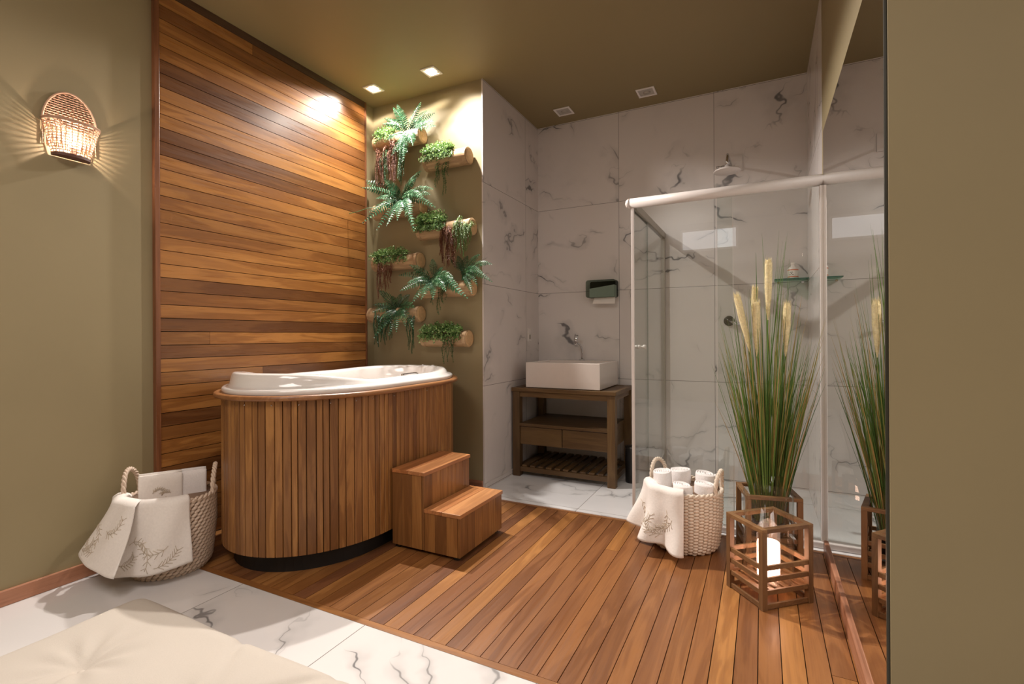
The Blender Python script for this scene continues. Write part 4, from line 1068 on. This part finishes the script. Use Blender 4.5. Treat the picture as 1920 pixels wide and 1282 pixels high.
LC = (0.0185, 2.219, 0.0645)
t = thing('glass_hurricane', 'tall clear glass cylinder around the candle', 'glass cylinder', LC)
MB().lathe([(0.001, 0.0), (0.086, 0.0), (0.0905, 0.006), (0.0905, 0.340), (0.089, 0.342), (0.0875, 0.340), (0.0875, 0.009), (0.001, 0.006)], LC, 48).build('cylinder', m_clear, t, smooth=True)
t = thing('pillar_candle', 'glowing white pillar candle in the front lantern', 'candle', (LC[0], LC[1], LC[2] + 0.0095))
MB().lathe([(0.001, 0), (0.040, 0), (0.041, 0.004), (0.041, 0.128), (0.039, 0.134), (0.034, 0.132), (0.024, 0.120), (0.001, 0.116)], (LC[0], LC[1], LC[2] + 0.0095), 32).build('wax', m_candle, t, smooth=True)
MB().tube([(LC[0], LC[1], LC[2] + 0.126), (LC[0] + .001, LC[1], LC[2] + 0.138)], 0.0015, 6).build('wick', m_black, t)

# ---- vase with grass
VC = (0.022, 2.605, 0.0645)
t = thing('glass_vase', 'tall clear flared glass vase holding the pampas grass', 'vase', VC)
MB().lathe([(0.001, 0), (0.060, 0), (0.066, 0.006), (0.070, 0.1), (0.080, 0.325), (0.0785, 0.326), (0.0675, 0.1), (0.060, 0.012), (0.001, 0.010)], VC, 40).build('body', m_clear, t, smooth=True)
MB().lathe([(0.001, 0.0105), (0.058, 0.0125), (0.0655, 0.095), (0.001, 0.10)], VC, 30).build('pebbles', m_plinth, t)
t = thing('pampas_grass', 'tall green ornamental grass with cream plumes standing in the glass vase', 'ornamental grass', (VC[0], VC[1], VC[2] + 0.10))
mb = MB(); RG = random.Random(5)
def blade(m, base, tip, bend, w, r_, n=9):
    base = Vector(base); tip = Vector(tip); ctrl = base + Vector(((tip.x - base.x) * bend, (tip.y - base.y) * bend, (tip.z - base.z) * 0.6))
    vs = []; sd = Vector((RG.uniform(-1, 1), RG.uniform(-1, 1), 0)).normalized(); nn = sd.cross(Vector((0, 0, 1)))
    for k in range(n + 1):
        s_ = k / n; p = base * (1 - s_) ** 2 + ctrl * 2 * s_ * (1 - s_) + tip * s_ * s_
        ww = w * (1 - s_ ** 2.2) + 0.0003
        vs += [p - sd * ww, p + nn * ww * .5, p + sd * ww]
    fs = []
    for k in range(n):
        for j in range(2): fs.append((k * 3 + j, k * 3 + j + 1, k * 3 + j + 4, k * 3 + j + 3))
    m.add(vs, fs, r_)
def safe(p):
    p = Vector(p)
    p.y = min(p.y, 2.775); p.x = min(p.x, 0.25); return p
for k in range(330):
    a = RG.uniform(0, 2 * pi); rb = 0.060 * sqrt(RG.random()); hgt = RG.choice([RG.uniform(0.5, 0.95), RG.uniform(0.75, 1.12), RG.uniform(0.55, 0.85)])
    spread = RG.uniform(0.03, 0.19) * (1.0 if hgt < 1.0 else 0.6)
    b = (VC[0] + rb * cos(a), VC[1] + rb * sin(a), VC[2] + 0.10)
    tip = safe((VC[0] + 0.0 + (rb * 1.2 + spread) * cos(a), VC[1] + (rb + spread * .8) * sin(a), VC[2] + 0.08 + hgt))
    blade(mb, b, tip, RG.uniform(.25, .6), RG.uniform(0.0016, 0.0032), RG.random())
for (u, v) in ((1428, 430), (1457, 425), (1477, 425), (1418, 455), (1471, 450), (1406, 545), (1490, 555), (1500, 590), (1480, 480), (1437, 470), (1505, 640), (1393, 620), (1517, 700), (1520, 650), (1402, 600)):
    tp = safe(at(u, v, 2.60)); a = RG.uniform(0, 6)
    for q in range(2): blade(mb, (VC[0] + .04 * cos(a + q), VC[1] + .04 * sin(a + q), VC[2] + .1), tp + Vector((RG.uniform(-.008, .008), RG.uniform(-.03, .03), RG.uniform(-.05, 0))), RG.uniform(.3, .6), 0.0022, RG.uniform(0, .7))
mb.build('blades', m_grassblade, t)
for (ub, vb, ut, vt, w) in ((1407, 662, 1381, 552, .021), (1419, 668, 1418, 566, .022), (1440, 600, 1441, 487, .021), (1473, 668, 1476, 568, .022), (1412, 600, 1416, 541, .018)):
    yb = 2.56 if ub != 1412 else 2.66
    a = at(ub, vb, yb); b = at(ut, vt, yb - 0.02); m = MB(); ax = (b - a).normalized(); e1 = ax.orthogonal().normalized(); e2 = ax.cross(e1); L = (b - a).length
    prof = lambda s_: w * (0.12 + 0.88 * min(1, s_ / 0.55) ** 0.8) * (1 if s_ < .9 else sqrt(max(0, 1 - ((s_ - .9) / .1) ** 2) * .6 + .4))
    m.tube([a + ax * L * k / 12 for k in range(13)], lambda s_: prof(s_) * 0.72, 12)
    for k in range(900):
        s_ = RG.random() ** 0.8; th = RG.uniform(0, 2 * pi); dr = e1 * cos(th) + e2 * sin(th); p = a + ax * L * s_ * .96 + dr * prof(s_) * 0.55
        d = (ax * 1.5 + dr * RG.uniform(.2, .55)).normalized(); sd = d.cross(dr).normalized() * 0.0007; q = p + d * RG.uniform(.018, .032)
        m.add([p - sd, p + sd, q + sd * .4, q - sd * .4], [(0, 1, 2, 3)])
    m.build('plume', m_plume, t)
    m = MB(); bs = Vector((VC[0] + RG.uniform(-.03, .03), VC[1] + RG.uniform(-.03, .03), VC[2] + .1)); m.tube([bs, bs.lerp(a, .5) + Vector((0, 0, .05)), a], 0.0018, 5, r=.6); m.build('stalk', m_grassblade, t)

# ================================================================== MATTRESS
MX0, MX1, MY0, MY1, MH = -2.062, -0.62, -1.1, 1.032, 0.085
t = thing('floor_mattress', 'cream tufted cotton mattress lying on the marble floor in the foreground', 'mattress', ((MX0 + MX1) / 2, (MY0 + MY1) / 2, 0))
TUFTS = [(-1.79 + i * 0.48, 0.728 - j * 0.48) for i in range(3) for j in range(4)]
def mtop(u, v):
    x = MX0 + (MX1 - MX0) * u; y = MY0 + (MY1 - MY0) * v
    ex = min(x - MX0, MX1 - x); ey = min(y - MY0, MY1 - y)
    e = 1.0
    for q in (ex, ey):
        f = min(1, max(0, q / 0.06)); e *= sqrt(1 - (1 - f) ** 2) * 0.5 + 0.5
    z = MH * e; rr = 0.0
    for tx, ty in TUFTS:
        dx, dy = x - tx, y - ty; r_ = sqrt(dx * dx + dy * dy) + 1e-5; a = math.atan2(dy, dx)
        z -= 0.042 * exp(-(r_ / 0.055) ** 1.1)
        z += 0.0045 * sin(9 * a + tx * 9) * exp(-((r_ - 0.09) / 0.07) ** 2)
        z += 0.003 * exp(-((r_ - 0.20) / 0.09) ** 2)
    z += 0.003 * sin(7 * x + 3 * y) + 0.002 * sin(15 * y - 6 * x)
    # creases running in from the seam edges
    z -= 0.010 * exp(-(((x + 1.45) * 0.8 + (y - 0.98) * 0.6) / 0.016) ** 2) * exp(-((y - 1.0) / 0.10) ** 2)
    z -= 0.012 * exp(-(((x + 1.13) * 0.75 + (y - 0.95) * -0.66) / 0.016) ** 2) * exp(-((y - 0.93) / 0.11) ** 2)
    # rounded plan corners
    return x, y, z
def mgrid(u, v):
    # denser rows near the edges, corners pulled in
    x, y, z = mtop(u, v)
    cx = min(x - MX0, MX1 - x); cy = min(y - MY0, MY1 - y); R_c = 0.035
    if cx < R_c and cy < R_c:
        k = (sqrt(2) - 1) / sqrt(2) * (1 - max(cx, cy) / R_c)
        x += k * R_c * (1 if x < (MX0 + MX1) / 2 else -1) * (1 - cx / R_c) ; y += k * R_c * (1 if y < (MY0 + MY1) / 2 else -1) * (1 - cy / R_c)
    return (x, y, z)
m = MB().grid(mgrid, 150, 210, r=.5)
w = 151; vs = []; fs = []
border = [(i, 0) for i in range(150)] + [(150, j) for j in range(210)] + [(i, 210) for i in range(150, 0, -1)] + [(0, j) for j in range(210, 0, -1)]
bi = [j * w + i for i, j in border]; base = len(m.v); n = len(bi)
cxm, cym = (MX0 + MX1) / 2, (MY0 + MY1) / 2
for b in bi:
    x, y, z = m.v[b]; m.v.append((x + (x - cxm) / abs(x - cxm + 1e-6) * 0.0, y, 0.0)); m.r.append(.5)
for k in range(n): m.f.append((bi[k], base + k, base + (k + 1) % n, bi[(k + 1) % n]))
m.f.append(tuple(base + k for k in reversed(range(n))))
m.build('cover', m_matt, t, smooth=True)
for tx, ty in TUFTS[:]:
    if ty > -0.3: MB().lathe([(0.012, 0), (0.010, 0.004), (0.001, 0.005)], (tx, ty, mtop((tx - MX0) / (MX1 - MX0), (ty - MY0) / (MY1 - MY0))[2] + 0.001), 12).build('tuft_knot', m_matt, t, smooth=True)

# ================================================================== BEHIND THE CAMERA (seen in the glass)
w_ = struct('window_1', MB().box(-1.13, -1.10, -2.5, -2.47, 2.32, 2.66).box(-0.34, -0.31, -2.5, -2.47, 2.32, 2.66).box(-1.10, -0.34, -2.5, -2.47, 2.32, 2.35).box(-1.10, -0.34, -2.5, -2.47, 2.63, 2.66), m_alu)
MB().box(-1.10, -0.34, -2.499, -2.492, 2.35, 2.63).build('pane', emit('daylit_frosted_glass', (0.93, 0.94, 1.0, 1), 2.0), w_)
t = thing('wicker_pendant', 'small wicker pendant lamp on a cord seen reflected in the shower glass', 'pendant lamp', (0.45, -1.2, 1.8))
mb = MB()
for k in range(12):
    a = 2 * pi * k / 12; mb.tube([(0.45 + r_ * cos(a), -1.2 + r_ * sin(a), z) for r_, z in ((.015, 2.27), (.05, 2.20), (.12, 2.08), (.15, 1.96), (.13, 1.86), (.09, 1.80))], 0.004, 5)
mb.build('rib', m_wicker, t, smooth=True)
mb = MB()
for r_, z in ((.05, 2.20), (.09, 2.13), (.12, 2.08), (.14, 2.02), (.15, 1.96), (.143, 1.91), (.13, 1.86), (.09, 1.80)):
    mb.tube([(0.45 + r_ * cos(2 * pi * k / 24), -1.2 + r_ * sin(2 * pi * k / 24), z) for k in range(25)], 0.004, 5)
mb.build('hoop', m_wicker, t, smooth=True)
MB().tube([(0.45, -1.2, 2.26), (0.45, -1.2, H - 0.001)], 0.004, 6).build('cord', m_bottle, t)
MB().lathe([(0.001, 0), (0.02, 0.01), (0.025, 0.03), (0.012, 0.06), (0.001, 0.065)], (0.45, -1.2, 1.95), 14).build('bulb', emit('pendant_bulb', (1, .8, .62, 1), 12.0), t, smooth=True)
